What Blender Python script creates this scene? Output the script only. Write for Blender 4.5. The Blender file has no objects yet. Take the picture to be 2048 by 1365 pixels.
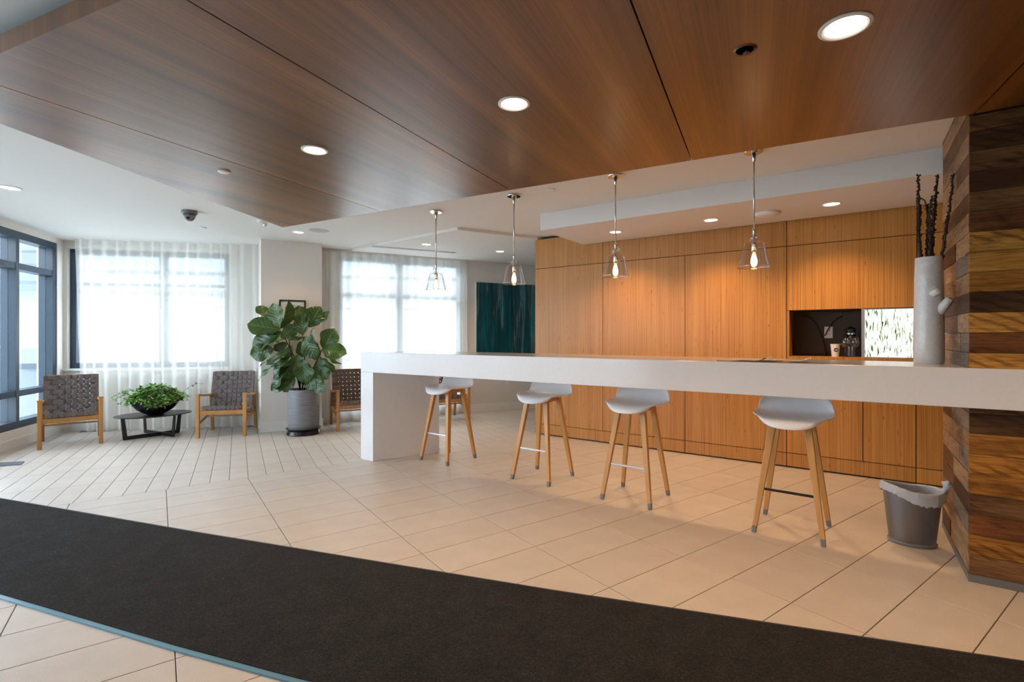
import bpy, bmesh, math, random
from mathutils import Vector, Matrix
random.seed(7)
R = math.radians
scene = bpy.context.scene
col = scene.collection

# ------------------------------------------------------------------ camera, world, exposure
CAM_H = 1.295
cam_d = bpy.data.cameras.new('camera')
cam = bpy.data.objects.new('camera', cam_d)
col.objects.link(cam)
cam.location = (0, 0, CAM_H)
cam.rotation_euler = (R(90), 0, 0)
cam_d.sensor_width = 36.0
cam_d.lens = 36.0 * 992.4 / 2048.0
cam_d.shift_y = -9.3 / 2048.0
cam_d.clip_start = 0.05
cam_d.clip_end = 300
scene.camera = cam

world = bpy.data.worlds.new('world')
scene.world = world
world.use_nodes = True
bg = world.node_tree.nodes['Background']
bg.inputs['Color'].default_value = (0.86, 0.93, 1.0, 1)
bg.inputs['Strength'].default_value = 7.0

scene.view_settings.view_transform = 'Standard'
scene.view_settings.look = 'None'
scene.view_settings.gamma = 1.0
scene.view_settings.use_curve_mapping = False
scene.view_settings.exposure = 0.45
scene.cycles.use_denoising = True
scene.cycles.max_bounces = 10
scene.cycles.diffuse_bounces = 5
scene.cycles.glossy_bounces = 4
scene.cycles.transparent_max_bounces = 16
scene.cycles.transmission_bounces = 6
scene.cycles.caustics_reflective = False
scene.cycles.caustics_refractive = False
scene.cycles.sample_clamp_indirect = 6.0

# ------------------------------------------------------------------ node helpers
MATS = {}


def new_mat(name):
    m = bpy.data.materials.new(name)
    m.use_nodes = True
    nt = m.node_tree
    b = nt.nodes['Principled BSDF']
    MATS[name] = m
    return m, nt, b


def nd(nt, t, **kw):
    n = nt.nodes.new(t)
    for k, v in kw.items():
        setattr(n, k, v)
    return n


def setin(n, **kw):
    for k, v in kw.items():
        n.inputs[k.replace('_', ' ')].default_value = v
    return n


def coords(nt, scale=(1, 1, 1), rot=(0, 0, 0), kind='Object'):
    tc = nd(nt, 'ShaderNodeTexCoord')
    src = tc.outputs[kind]
    if any(rot):
        mr_ = nd(nt, 'ShaderNodeMapping')
        nt.links.new(src, mr_.inputs['Vector'])
        mr_.inputs['Rotation'].default_value = rot
        src = mr_.outputs['Vector']
    mp = nd(nt, 'ShaderNodeMapping')
    nt.links.new(src, mp.inputs['Vector'])
    mp.inputs['Scale'].default_value = scale
    return mp.outputs['Vector']


def noise(nt, vec, scale, detail=4, rough=0.55, dist=0.0):
    n = nd(nt, 'ShaderNodeTexNoise')
    nt.links.new(vec, n.inputs['Vector'])
    n.inputs['Scale'].default_value = scale
    n.inputs['Detail'].default_value = detail
    n.inputs['Roughness'].default_value = rough
    n.inputs['Distortion'].default_value = dist
    return n.outputs['Fac']


def ramp(nt, fac, stops):
    r = nd(nt, 'ShaderNodeValToRGB')
    nt.links.new(fac, r.inputs['Fac'])
    els = r.color_ramp.elements
    while len(els) > 1:
        els.remove(els[-1])
    els[0].position = stops[0][0]
    els[0].color = (*stops[0][1], 1)
    for p, c in stops[1:]:
        e = els.new(p)
        e.color = (*c, 1)
    return r.outputs['Color']


def mixc(nt, a, b, fac, mode='MIX'):
    n = nd(nt, 'ShaderNodeMix', data_type='RGBA', blend_type=mode)
    for sock, v in ((n.inputs[6], a), (n.inputs[7], b)):
        if isinstance(v, tuple):
            sock.default_value = (*v[:3], 1)
        else:
            nt.links.new(v, sock)
    if isinstance(fac, (int, float)):
        n.inputs[0].default_value = fac
    else:
        nt.links.new(fac, n.inputs[0])
    return n.outputs[2]


def bump(nt, b, height, strength=0.3, dist=0.01):
    n = nd(nt, 'ShaderNodeBump')
    n.inputs['Strength'].default_value = strength
    n.inputs['Distance'].default_value = dist
    nt.links.new(height, n.inputs['Height'])
    nt.links.new(n.outputs['Normal'], b.inputs['Normal'])


def plain(name, color, rough=0.5, metal=0.0, spec=0.5, **kw):
    m, nt, b = new_mat(name)
    b.inputs['Base Color'].default_value = (*color, 1)
    b.inputs['Roughness'].default_value = rough
    b.inputs['Metallic'].default_value = metal
    b.inputs['Specular IOR Level'].default_value = spec
    for k, v in kw.items():
        b.inputs[k.replace('_', ' ')].default_value = v
    return m


def obj_random(nt):
    return nd(nt, 'ShaderNodeObjectInfo').outputs['Random']


# ------------------------------------------------------------------ materials
plain('white_ceiling', (0.80, 0.79, 0.77), 0.8, spec=0.2)
plain('white_wall', (0.76, 0.72, 0.67), 0.75, spec=0.25)
plain('white_trim', (0.82, 0.81, 0.78), 0.5)
plain('soffit_white', (0.78, 0.78, 0.78), 0.7, spec=0.3)
plain('frame_blue', (0.026, 0.050, 0.080), 0.35, spec=0.5)
plain('alu_trim', (0.42, 0.46, 0.52), 0.4, 0.6)
plain('chrome', (0.75, 0.73, 0.70), 0.12, 1.0)
plain('steel_bar', (0.62, 0.62, 0.64), 0.25, 1.0)
plain('dark_bar', (0.05, 0.05, 0.055), 0.3, 0.8)
plain('rubber', (0.16, 0.16, 0.165), 0.6)
plain('black_metal', (0.012, 0.013, 0.018), 0.35, 0.2)
plain('black_bowl', (0.010, 0.009, 0.010), 0.25)
plain('seat_shell', (0.80, 0.80, 0.81), 0.42, spec=0.4)
plain('dark_splash', (0.070, 0.054, 0.043), 0.30, spec=0.25)
plain('black_cord', (0.010, 0.010, 0.010), 0.4)
plain('plastic_white', (0.80, 0.80, 0.78), 0.4)
plain('camera_grey', (0.16, 0.165, 0.17), 0.35)
plain('hole_dark', (0.02, 0.012, 0.008), 0.6)
plain('speaker_grille', (0.50, 0.51, 0.52), 0.7)
plain('paper', (0.80, 0.74, 0.66), 0.7)
plain('paper_dark', (0.10, 0.085, 0.075), 0.6)
plain('cup_white', (0.83, 0.82, 0.82), 0.45)
plain('cup_mark', (0.02, 0.045, 0.04), 0.5)
plain('frame_black', (0.008, 0.008, 0.009), 0.3)
plain('mat_board', (0.75, 0.76, 0.75), 0.6)
plain('rubber_edge_daylit', (0.10, 0.24, 0.32), 0.28, spec=0.6)  # blue daylight on the near edge, put into the rubber colour
plain('rubber_edge_dark', (0.035, 0.04, 0.045), 0.4)
plain('brushed_base', (0.17, 0.165, 0.16), 0.5, 0.3)
plain('saucer_black', (0.010, 0.011, 0.014), 0.18)
plain('mat_grey', (0.12, 0.14, 0.165), 0.9)
plain('soil', (0.020, 0.013, 0.009), 0.9)
plain('twig', (0.035, 0.022, 0.016), 0.7)
plain('stem_brown', (0.035, 0.028, 0.018), 0.7)
plain('ground_pale', (0.55, 0.55, 0.53), 0.8)
plain('facade_white', (0.50, 0.51, 0.52), 0.7)
plain('facade_grey', (0.16, 0.19, 0.22), 0.6)
plain('facade_dark', (0.07, 0.09, 0.11), 0.4)
plain('bark', (0.12, 0.09, 0.06), 0.9)
plain('hedge', (0.16, 0.28, 0.10), 0.8)
plain('tree_leaf', (0.22, 0.36, 0.14), 0.7)
plain('bag_metal', (0.5, 0.5, 0.5), 0.3, 1.0)


def grained(name, stops, scale=(60, 60, 1.2), rot=(0, 0, 0), rough=0.4, big=(3, 3, .3), fleck=None, bmp=0.05, spec=0.4, rnd=0.0, kind='Object', wf=(0.55, 0.9)):
    """wood: fine streaks stretched along the unscaled axis + slow bands"""
    m, nt, b = new_mat(name)
    v1 = coords(nt, scale, rot, kind)
    f1 = noise(nt, v1, 1.0, 5, 0.6)
    v2 = coords(nt, big, rot, kind)
    f2 = noise(nt, v2, 1.0, 3, 0.5, 0.4)
    mx = nd(nt, 'ShaderNodeMath', operation='MULTIPLY_ADD')
    nt.links.new(f2, mx.inputs[0])
    mx.inputs[1].default_value = wf[1]
    md = nd(nt, 'ShaderNodeMath', operation='MULTIPLY')
    nt.links.new(f1, md.inputs[0])
    md.inputs[1].default_value = wf[0]
    ms = nd(nt, 'ShaderNodeMath', operation='SUBTRACT')
    nt.links.new(md.outputs[0], ms.inputs[0])
    ms.inputs[1].default_value = (wf[0] + wf[1]) / 2 - 0.5
    nt.links.new(ms.outputs[0], mx.inputs[2])
    c = ramp(nt, mx.outputs[0], stops)
    if fleck:
        v3 = coords(nt, fleck[0], rot, kind)
        f3 = noise(nt, v3, 1.0, 2, 0.5)
        k = ramp(nt, f3, [(fleck[1], (0, 0, 0)), (fleck[1] + 0.05, (1, 1, 1))])
        c = mixc(nt, c, fleck[2], k)
    if rnd:
        oi = obj_random(nt)
        hs = nd(nt, 'ShaderNodeHueSaturation')
        mr = nd(nt, 'ShaderNodeMapRange')
        nt.links.new(oi, mr.inputs['Value'])
        mr.inputs['To Min'].default_value = 1 - rnd
        mr.inputs['To Max'].default_value = 1 + rnd
        nt.links.new(mr.outputs[0], hs.inputs['Value'])
        nt.links.new(c, hs.inputs['Color'])
        c = hs.outputs['Color']
    nt.links.new(c, b.inputs['Base Color'])
    b.inputs['Roughness'].default_value = rough
    b.inputs['Specular IOR Level'].default_value = spec
    if bmp:
        bump(nt, b, f1, bmp, 0.004)
    return m


TH_W = R(-34.9)      # bamboo wall direction
grained('bamboo', [(0.25, (0.30, 0.115, 0.022)), (0.5, (0.52, 0.235, 0.056)), (0.75, (0.66, 0.335, 0.100))],
        scale=(130, 4, 0.9), rot=(0, 0, -TH_W), big=(9, 1, 0.15), rough=0.38, wf=(0.95, 0.22),
        fleck=((75, 4, 8), 0.70, (0.20, 0.070, 0.014)), rnd=0.06)
grained('canopy_wood', [(0.25, (0.070, 0.020, 0.003)), (0.5, (0.175, 0.058, 0.008)), (0.75, (0.30, 0.115, 0.020))],
        scale=(1.5, 110, 1), rot=(0, 0, R(-63.5)), big=(0.25, 7, 1), rough=0.33, bmp=0.04, spec=0.6, rnd=0.05)
cw = MATS['canopy_wood'].node_tree.nodes['Principled BSDF']
cw.inputs['Coat Weight'].default_value = 0.55
cw.inputs['Coat Roughness'].default_value = 0.38
grained('oak_chair', [(0.2, (0.36, 0.165, 0.045)), (0.8, (0.56, 0.285, 0.095))], scale=(40, 40, 3), big=(5, 5, 1), rough=0.4)
grained('oak_stool', [(0.2, (0.42, 0.20, 0.060)), (0.8, (0.60, 0.315, 0.105))], scale=(50, 50, 3), big=(6, 6, 1), rough=0.42)

PLANK_TONES = {
    'amber': [(0.2, (0.10, 0.036, 0.006)), (0.5, (0.34, 0.140, 0.022)), (0.8, (0.52, 0.25, 0.050))],
    'gold': [(0.2, (0.17, 0.070, 0.012)), (0.5, (0.45, 0.215, 0.040)), (0.8, (0.62, 0.34, 0.080))],
    'dark': [(0.15, (0.020, 0.009, 0.005)), (0.5, (0.070, 0.030, 0.012)), (0.85, (0.150, 0.070, 0.025))],
    'red': [(0.15, (0.060, 0.018, 0.007)), (0.5, (0.170, 0.058, 0.017)), (0.85, (0.28, 0.110, 0.030))],
    'brown': [(0.15, (0.040, 0.018, 0.008)), (0.5, (0.155, 0.072, 0.026)), (0.85, (0.28, 0.140, 0.050))],
    'daylit_grey': [(0.15, (0.055, 0.045, 0.038)), (0.5, (0.21, 0.165, 0.125)), (0.85, (0.38, 0.30, 0.22))],  # grey of the window light mixed into the wood colour
    'tan': [(0.15, (0.13, 0.075, 0.038)), (0.5, (0.34, 0.205, 0.110)), (0.85, (0.50, 0.33, 0.19))],
}
for k_, st in PLANK_TONES.items():
    m_ = grained('plank_' + k_, st, scale=(5, 5, 95), big=(1.6, 1.6, 13), rough=0.55, bmp=0.35, spec=0.3, rnd=0.18)
    nt_ = m_.node_tree
    b_ = nt_.nodes['Principled BSDF']
    src = b_.inputs['Base Color'].links[0].from_socket
    vs = coords(nt_, (2.2, 2.2, 6.0))
    blot = ramp(nt_, noise(nt_, vs, 1.3, 4, 0.6, 0.6), [(0.50, (1, 1, 1)), (0.70, (0.28, 0.24, 0.22))])
    cA = mixc(nt_, src, blot, 0.85, 'MULTIPLY')
    fine = ramp(nt_, noise(nt_, coords(nt_, (9, 9, 230)), 1.0, 6, 0.7), [(0.36, (0.35, 0.30, 0.27)), (0.50, (1, 1, 1)), (0.66, (1.25, 1.22, 1.15))])
    cA = mixc(nt_, cA, fine, 0.8, 'MULTIPLY')
    wv = nd(nt_, 'ShaderNodeTexWave', wave_type='BANDS', bands_direction='DIAGONAL')
    nt_.links.new(coords(nt_, (1, 1, 0.6)), wv.inputs['Vector'])
    wv.inputs['Scale'].default_value = 22
    wv.inputs['Distortion'].default_value = 1.5
    saw = ramp(nt_, wv.outputs['Fac'], [(0.15, (0.55, 0.50, 0.46)), (0.45, (1, 1, 1))])
    mk = ramp(nt_, noise(nt_, coords(nt_, (1.5, 1.5, 9)), 1.0, 2, 0.5), [(0.52, (0, 0, 0)), (0.60, (1, 1, 1))])
    cB = mixc(nt_, cA, saw, 1.0, 'MULTIPLY')
    nt_.links.new(mixc(nt_, cA, cB, mk), b_.inputs['Base Color'])

# floor tile
m, nt, b = new_mat('tile')
v = coords(nt, (1, 1, 1))
f = noise(nt, v, 260, 3, 0.6)
f2 = noise(nt, v, 5, 3, 0.5)
c = ramp(nt, f, [(0.25, (0.50, 0.445, 0.385)), (0.55, (0.60, 0.54, 0.475)), (0.8, (0.645, 0.59, 0.525))])
c = mixc(nt, c, ramp(nt, f2, [(0.3, (0.90, 0.90, 0.90)), (0.7, (1, 1, 1))]), 1.0, 'MULTIPLY')
oi = obj_random(nt)
c = mixc(nt, c, ramp(nt, oi, [(0, (0.955, 0.955, 0.955)), (1, (1, 1, 1))]), 1.0, 'MULTIPLY')
nt.links.new(c, b.inputs['Base Color'])
b.inputs['Roughness'].default_value = 0.42
bump(nt, b, f, 0.22, 0.003)
plain('grout', (0.085, 0.070, 0.058), 0.9)

# carpet mat
m, nt, b = new_mat('carpet')
v = coords(nt, (1, 1, 1))
f = noise(nt, v, 150, 6, 0.85)
f2 = noise(nt, v, 7, 3, 0.6)
c = ramp(nt, f, [(0.34, (0.007, 0.007, 0.007)), (0.52, (0.026, 0.0245, 0.024)), (0.66, (0.085, 0.080, 0.075))])
c = mixc(nt, c, ramp(nt, f2, [(0.3, (0.72, 0.72, 0.72)), (0.7, (1.1, 1.08, 1.05))]), 1.0, 'MULTIPLY')
nt.links.new(c, b.inputs['Base Color'])
b.inputs['Roughness'].default_value = 0.95
b.inputs['Specular IOR Level'].default_value = 0.05
b.inputs['Sheen Weight'].default_value = 0.05
bump(nt, b, f, 0.9, 0.006)

# counter solid surface
m, nt, b = new_mat('counter_white')
v = coords(nt)
c = ramp(nt, noise(nt, v, 40, 3, 0.6), [(0.3, (0.715, 0.705, 0.70)), (0.7, (0.735, 0.725, 0.72))])
nt.links.new(c, b.inputs['Base Color'])
b.inputs['Roughness'].default_value = 0.16

# strap leather / webbing
m, nt, b = new_mat('strap')
v = coords(nt)
f = noise(nt, v, 420, 2, 0.6)
c = ramp(nt, f, [(0.3, (0.085, 0.066, 0.063)), (0.7, (0.165, 0.132, 0.126))])
nt.links.new(c, b.inputs['Base Color'])
b.inputs['Roughness'].default_value = 0.5
bump(nt, b, f, 0.2, 0.002)

# planter with throwing rings
m, nt, b = new_mat('planter')
v = coords(nt, (6, 6, 150))
f = noise(nt, v, 1.0, 3, 0.6)
c = ramp(nt, f, [(0.3, (0.125, 0.125, 0.135)), (0.7, (0.235, 0.235, 0.245))])
nt.links.new(c, b.inputs['Base Color'])
b.inputs['Roughness'].default_value = 0.55
bump(nt, b, f, 0.35, 0.006)

# glazed vase
m, nt, b = new_mat('vase_glaze')
v = coords(nt, (1, 1, 1))
f = noise(nt, v, 22, 4, 0.6)
c = ramp(nt, f, [(0.3, (0.70, 0.67, 0.65)), (0.7, (0.80, 0.78, 0.76))])
nt.links.new(c, b.inputs['Base Color'])
b.inputs['Roughness'].default_value = 0.16
bump(nt, b, f, 0.5, 0.012)

# teal abstract painting: vertical brush streaks
m, nt, b = new_mat('painting')
v = coords(nt, (9, 9, 0.7))
f = noise(nt, v, 1.0, 6, 0.65, 0.3)
c = ramp(nt, f, [(0.26, (0.020, 0.012, 0.012)), (0.36, (0.008, 0.045, 0.060)), (0.46, (0.006, 0.110, 0.140)),
                 (0.53, (0.012, 0.070, 0.090)), (0.59, (0.150, 0.210, 0.210)), (0.65, (0.006, 0.28, 0.36)), (0.72, (0.045, 0.070, 0.030))])
v2 = coords(nt, (38, 38, 1.6))
f2 = noise(nt, v2, 1.0, 4, 0.6)
c = mixc(nt, c, ramp(nt, f2, [(0.35, (0.45, 0.45, 0.45)), (0.65, (1.25, 1.25, 1.25))]), 1.0, 'MULTIPLY')
v3 = coords(nt, (7, 7, 1.1))
k = ramp(nt, noise(nt, v3, 1.7, 3, 0.5), [(0.66, (0, 0, 0)), (0.74, (1, 1, 1))])
c = mixc(nt, c, (0.035, 0.012, 0.008), k)
nt.links.new(c, b.inputs['Base Color'])
b.inputs['Roughness'].default_value = 0.35

m, nt, b = new_mat('small_print')
v = coords(nt, (1, 1, 1))
f = noise(nt, v, 9, 4, 0.6, 1.0)
c = ramp(nt, f, [(0.40, (0.70, 0.72, 0.72)), (0.5, (0.30, 0.36, 0.42)), (0.58, (0.72, 0.73, 0.72))])
nt.links.new(c, b.inputs['Base Color'])

# backlit birch panel
m, nt, b = new_mat('birch_light')
v = coords(nt, (85, 85, 11.0))
f = noise(nt, v, 1.0, 3, 0.6, 0.5)
c = ramp(nt, f, [(0.33, (0.03, 0.035, 0.02)), (0.385, (0.16, 0.24, 0.05)), (0.42, (0.75, 0.88, 0.62)), (0.47, (1, 1, 1)), (0.60, (0.95, 1.0, 1.0)), (0.68, (0.55, 0.68, 0.80)), (0.74, (1, 1, 1))])
em = nd(nt, 'ShaderNodeEmission')
em.inputs['Strength'].default_value = 0.85
nt.links.new(c, em.inputs['Color'])
nt.links.new(em.outputs[0], nt.nodes['Material Output'].inputs['Surface'])


def emit(name, color, s):
    m, nt, b = new_mat(name)
    em = nd(nt, 'ShaderNodeEmission')
    em.inputs['Color'].default_value = (*color, 1)
    em.inputs['Strength'].default_value = s
    nt.links.new(em.outputs[0], nt.nodes['Material Output'].inputs['Surface'])
    return m


emit('lamp_lens', (1.0, 0.86, 0.66), 9.0)
emit('filament', (1.0, 0.72, 0.42), 14.0)


def thin_glass(name, tint=(1, 1, 1), gloss_rough=0.02, base=0.04, edge=0.6):
    m, nt, b = new_mat(name)
    nt.nodes.remove(b)
    tr = nd(nt, 'ShaderNodeBsdfTransparent')
    tr.inputs['Color'].default_value = (*tint, 1)
    gl = nd(nt, 'ShaderNodeBsdfGlossy')
    gl.inputs['Roughness'].default_value = gloss_rough
    lw = nd(nt, 'ShaderNodeLayerWeight')
    lw.inputs['Blend'].default_value = 0.25
    mr = nd(nt, 'ShaderNodeMapRange')
    nt.links.new(lw.outputs['Facing'], mr.inputs['Value'])
    mr.inputs['From Min'].default_value = 0.15
    mr.inputs['To Min'].default_value = base
    mr.inputs['To Max'].default_value = edge
    mx = nd(nt, 'ShaderNodeMixShader')
    nt.links.new(mr.outputs[0], mx.inputs[0])
    nt.links.new(tr.outputs[0], mx.inputs[1])
    nt.links.new(gl.outputs[0], mx.inputs[2])
    nt.links.new(mx.outputs[0], nt.nodes['Material Output'].inputs['Surface'])
    return m


thin_glass('window_glass', (0.95, 0.98, 1.0), 0.01, 0.05, 0.5)
thin_glass('lamp_glass', (0.93, 0.92, 0.91), 0.06, 0.10, 0.95)
thin_glass('bulb_glass', (1.0, 0.93, 0.82), 0.05, 0.05, 0.6)
thin_glass('wine_glass_glass', (0.93, 0.94, 0.95), 0.03, 0.06, 0.9)
thin_glass('bin_plastic', (0.40, 0.46, 0.56), 0.35, 0.26, 0.60)

# sheer curtain
m, nt, b = new_mat('sheer')
nt.nodes.remove(b)
tr = nd(nt, 'ShaderNodeBsdfTransparent')
tl = nd(nt, 'ShaderNodeBsdfTranslucent')
tl.inputs['Color'].default_value = (0.93, 0.93, 0.90, 1)
df = nd(nt, 'ShaderNodeBsdfDiffuse')
df.inputs['Color'].default_value = (0.90, 0.90, 0.87, 1)
m1 = nd(nt, 'ShaderNodeMixShader')
m1.inputs[0].default_value = 0.5
nt.links.new(tl.outputs[0], m1.inputs[1])
nt.links.new(df.outputs[0], m1.inputs[2])
lw = nd(nt, 'ShaderNodeLayerWeight')
lw.inputs['Blend'].default_value = 0.35
mr = nd(nt, 'ShaderNodeMapRange')
nt.links.new(lw.outputs['Facing'], mr.inputs['Value'])
mr.inputs['To Min'].default_value = 0.58
mr.inputs['To Max'].default_value = 0.95
m2 = nd(nt, 'ShaderNodeMixShader')
nt.links.new(mr.outputs[0], m2.inputs[0])
nt.links.new(tr.outputs[0], m2.inputs[1])
nt.links.new(m1.outputs[0], m2.inputs[2])
nt.links.new(m2.outputs[0], nt.nodes['Material Output'].inputs['Surface'])

# bin liner film
m, nt, b = new_mat('liner')
b.inputs['Base Color'].default_value = (0.62, 0.66, 0.72, 1)
b.inputs['Roughness'].default_value = 0.3
b.inputs['Alpha'].default_value = 0.72
f = noise(nt, coords(nt), 45, 4, 0.6)
bump(nt, b, f, 0.6, 0.01)

# fig leaf, veins from UV
m, nt, b = new_mat('fig_leaf')
uv = nd(nt, 'ShaderNodeUVMap')
sx = nd(nt, 'ShaderNodeSeparateXYZ')
nt.links.new(uv.outputs[0], sx.inputs[0])
ab = nd(nt, 'ShaderNodeMath', operation='ABSOLUTE')
nt.links.new(sx.outputs['X'], ab.inputs[0])
# side veins: sin((v*1.0 - |u|*0.55) * 2pi*7)
s1 = nd(nt, 'ShaderNodeMath', operation='MULTIPLY_ADD')
nt.links.new(ab.outputs[0], s1.inputs[0])
s1.inputs[1].default_value = -0.30
nt.links.new(sx.outputs['Y'], s1.inputs[2])
s2 = nd(nt, 'ShaderNodeMath', operation='MULTIPLY')
nt.links.new(s1.outputs[0], s2.inputs[0])
s2.inputs[1].default_value = 44.0
s3 = nd(nt, 'ShaderNodeMath', operation='SINE')
nt.links.new(s2.outputs[0], s3.inputs[0])
vein = ramp(nt, s3.outputs[0], [(0.93, (0, 0, 0)), (0.99, (1, 1, 1))])
mid = ramp(nt, ab.outputs[0], [(0.035, (1, 1, 1)), (0.07, (0, 0, 0))])
vm = mixc(nt, vein, mid, 1.0, 'LIGHTEN')
base = ramp(nt, noise(nt, coords(nt), 9, 3, 0.6), [(0.3, (0.011, 0.038, 0.004)), (0.7, (0.032, 0.086, 0.008))])
oi = obj_random(nt)
base = mixc(nt, base, ramp(nt, oi, [(0.0, (0.65, 0.75, 0.8)), (0.6, (1, 1, 1)), (1.0, (1.7, 1.5, 1.0))]), 1.0, 'MULTIPLY')
cc = mixc(nt, base, (0.075, 0.16, 0.045), vm)
nt.links.new(cc, b.inputs['Base Color'])
b.inputs['Roughness'].default_value = 0.30
b.inputs['Specular IOR Level'].default_value = 0.5
bump(nt, b, s3.outputs[0], 0.25, 0.004)
tl_ = nd(nt, 'ShaderNodeBsdfTranslucent')
nt.links.new(mixc(nt, cc, (0.75, 1.0, 0.25), 0.22, 'ADD'), tl_.inputs['Color'])
ms_ = nd(nt, 'ShaderNodeMixShader')
ms_.inputs[0].default_value = 0.16
nt.links.new(b.outputs[0], ms_.inputs[1])
nt.links.new(tl_.outputs[0], ms_.inputs[2])
nt.links.new(ms_.outputs[0], nt.nodes['Material Output'].inputs['Surface'])

m, nt, b = new_mat('ivy_leaf')
f = noise(nt, coords(nt), 30, 3, 0.7)
c = ramp(nt, f, [(0.3, (0.015, 0.060, 0.008)), (0.47, (0.085, 0.230, 0.025)), (0.62, (0.24, 0.42, 0.07)), (0.75, (0.42, 0.52, 0.26))])
nt.links.new(c, b.inputs['Base Color'])
b.inputs['Roughness'].default_value = 0.4


# ------------------------------------------------------------------ mesh helpers
class MB:
    def __init__(self):
        self.v, self.f, self.uv = [], [], {}

    def add(self, verts, faces):
        o = len(self.v)
        self.v += [tuple(x) for x in verts]
        self.f += [tuple(i + o for i in f) for f in faces]
        return self

    def prism(self, poly, z0, z1):
        n = len(poly)
        a = sum(poly[i][0] * poly[(i + 1) % n][1] - poly[(i + 1) % n][0] * poly[i][1] for i in range(n))
        if a < 0:
            poly = poly[::-1]
        vs = [(p[0], p[1], z0) for p in poly] + [(p[0], p[1], z1) for p in poly]
        fs = [tuple(range(n - 1, -1, -1)), tuple(range(n, 2 * n))]
        fs += [(i, (i + 1) % n, n + (i + 1) % n, n + i) for i in range(n)]
        return self.add(vs, fs)

    def box(self, c, s, M=None):
        x, y, z = s[0] / 2, s[1] / 2, s[2] / 2
        vs = [Vector((sx * x, sy * y, sz * z)) for sz in (-1, 1) for sx, sy in ((-1, -1), (1, -1), (1, 1), (-1, 1))]
        if M is not None:
            vs = [M @ p for p in vs]
        vs = [(p[0] + c[0], p[1] + c[1], p[2] + c[2]) for p in vs]
        return self.add(vs, [(3, 2, 1, 0), (4, 5, 6, 7), (0, 1, 5, 4), (1, 2, 6, 5), (2, 3, 7, 6), (3, 0, 4, 7)])

    def bar(self, p, q, w, h, up=(0, 0, 1), w1=None, h1=None):
        """square bar from p to q; w across, h along 'up'"""
        p, q, up = Vector(p), Vector(q), Vector(up)
        d = (q - p).normalized()
        s = d.cross(up)
        if s.length < 1e-4:
            s = Vector((1, 0, 0))
        s.normalize()
        u = s.cross(d).normalized()
        w1 = w if w1 is None else w1
        h1 = h if h1 is None else h1
        vs = []
        for e, ww, hh in ((p, w, h), (q, w1, h1)):
            for a, c in ((-1, -1), (1, -1), (1, 1), (-1, 1)):
                vs.append(e + s * (a * ww / 2) + u * (c * hh / 2))
        return self.add(vs, [(3, 2, 1, 0), (4, 5, 6, 7), (0, 1, 5, 4), (1, 2, 6, 5), (2, 3, 7, 6), (3, 0, 4, 7)])

    def tube(self, pts, r, n=10, caps=True):
        pts = [Vector(p) for p in pts]
        rs = r if isinstance(r, (list, tuple)) else [r] * len(pts)
        rings = []
        side = None
        for i, p in enumerate(pts):
            d = (pts[min(i + 1, len(pts) - 1)] - pts[max(i - 1, 0)]).normalized()
            if side is None:
                side = d.cross(Vector((0.13, 0.21, 0.97)))
                if side.length < 0.1:
                    side = d.cross(Vector((1, 0, 0)))
            side = (side - d * side.dot(d)).normalized()
            u = d.cross(side)
            rings.append([p + side * math.cos(2 * math.pi * k / n) * rs[i] + u * math.sin(2 * math.pi * k / n) * rs[i] for k in range(n)])
        vs = [x for rg in rings for x in rg]
        fs = []
        for i in range(len(pts) - 1):
            for k in range(n):
                a, b2 = i * n + k, i * n + (k + 1) % n
                fs.append((a, b2, b2 + n, a + n))
        if caps:
            fs.append(tuple(range(n - 1, -1, -1)))
            fs.append(tuple(range((len(pts) - 1) * n, len(pts) * n)))
        return self.add(vs, fs)

    def lathe(self, prof, c=(0, 0, 0), n=24, ex=1.0, ey=1.0, rotz=0.0, close=True):
        vs, fs = [], []
        cr, sr = math.cos(rotz), math.sin(rotz)
        for r, z in prof:
            for k in range(n):
                a = 2 * math.pi * k / n
                x, y = r * math.cos(a) * ex, r * math.sin(a) * ey
                vs.append((c[0] + x * cr - y * sr, c[1] + x * sr + y * cr, c[2] + z))
        for i in range(len(prof) - 1):
            for k in range(n):
                a, b2 = i * n + k, i * n + (k + 1) % n
                fs.append((a, b2, b2 + n, a + n))
        if close:
            if prof[0][0] > 1e-6:
                fs.append(tuple(range(n - 1, -1, -1)))
            if prof[-1][0] > 1e-6:
                fs.append(tuple(range((len(prof) - 1) * n, len(prof) * n)))
        return self.add(vs, fs)

    def mesh(self, name, mat, smooth=False):
        me = bpy.data.meshes.new(name)
        me.from_pydata(self.v, [], self.f)
        me.materials.append(MATS[mat])
        if smooth:
            me.polygons.foreach_set('use_smooth', [True] * len(me.polygons))
        me.update()
        return me

    def build(self, name, mat, parent=None, smooth=False, bevel=0.0, auto=None):
        me = self.mesh(name, mat, smooth)
        bm = bmesh.new()
        bm.from_mesh(me)
        bmesh.ops.recalc_face_normals(bm, faces=bm.faces)
        bm.to_mesh(me)
        bm.free()
        o = bpy.data.objects.new(name, me)
        col.objects.link(o)
        if parent is not None:
            o.parent = parent
        if bevel:
            bv = o.modifiers.new('bevel', 'BEVEL')
            bv.width = bevel
            bv.segments = 2
            bv.limit_method = 'ANGLE'
        if auto:
            try:
                me.set_sharp_from_angle(angle=R(auto))
            except Exception:
                pass
        return o


def empty(name, loc=(0, 0, 0), rz=0.0):
    o = bpy.data.objects.new(name, None)
    o.empty_display_size = 0.1
    o.location = loc
    o.rotation_euler = (0, 0, rz)
    col.objects.link(o)
    return o


def tag(o, label=None, cat=None, group=None, kind=None):
    if label:
        o['label'] = label
    if cat:
        o['category'] = cat
    if group:
        o['group'] = group
    if kind:
        o['kind'] = kind
    return o


def structure(o, label):
    o['kind'] = 'structure'
    o['label'] = label
    o['category'] = 'structure'
    return o


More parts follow.
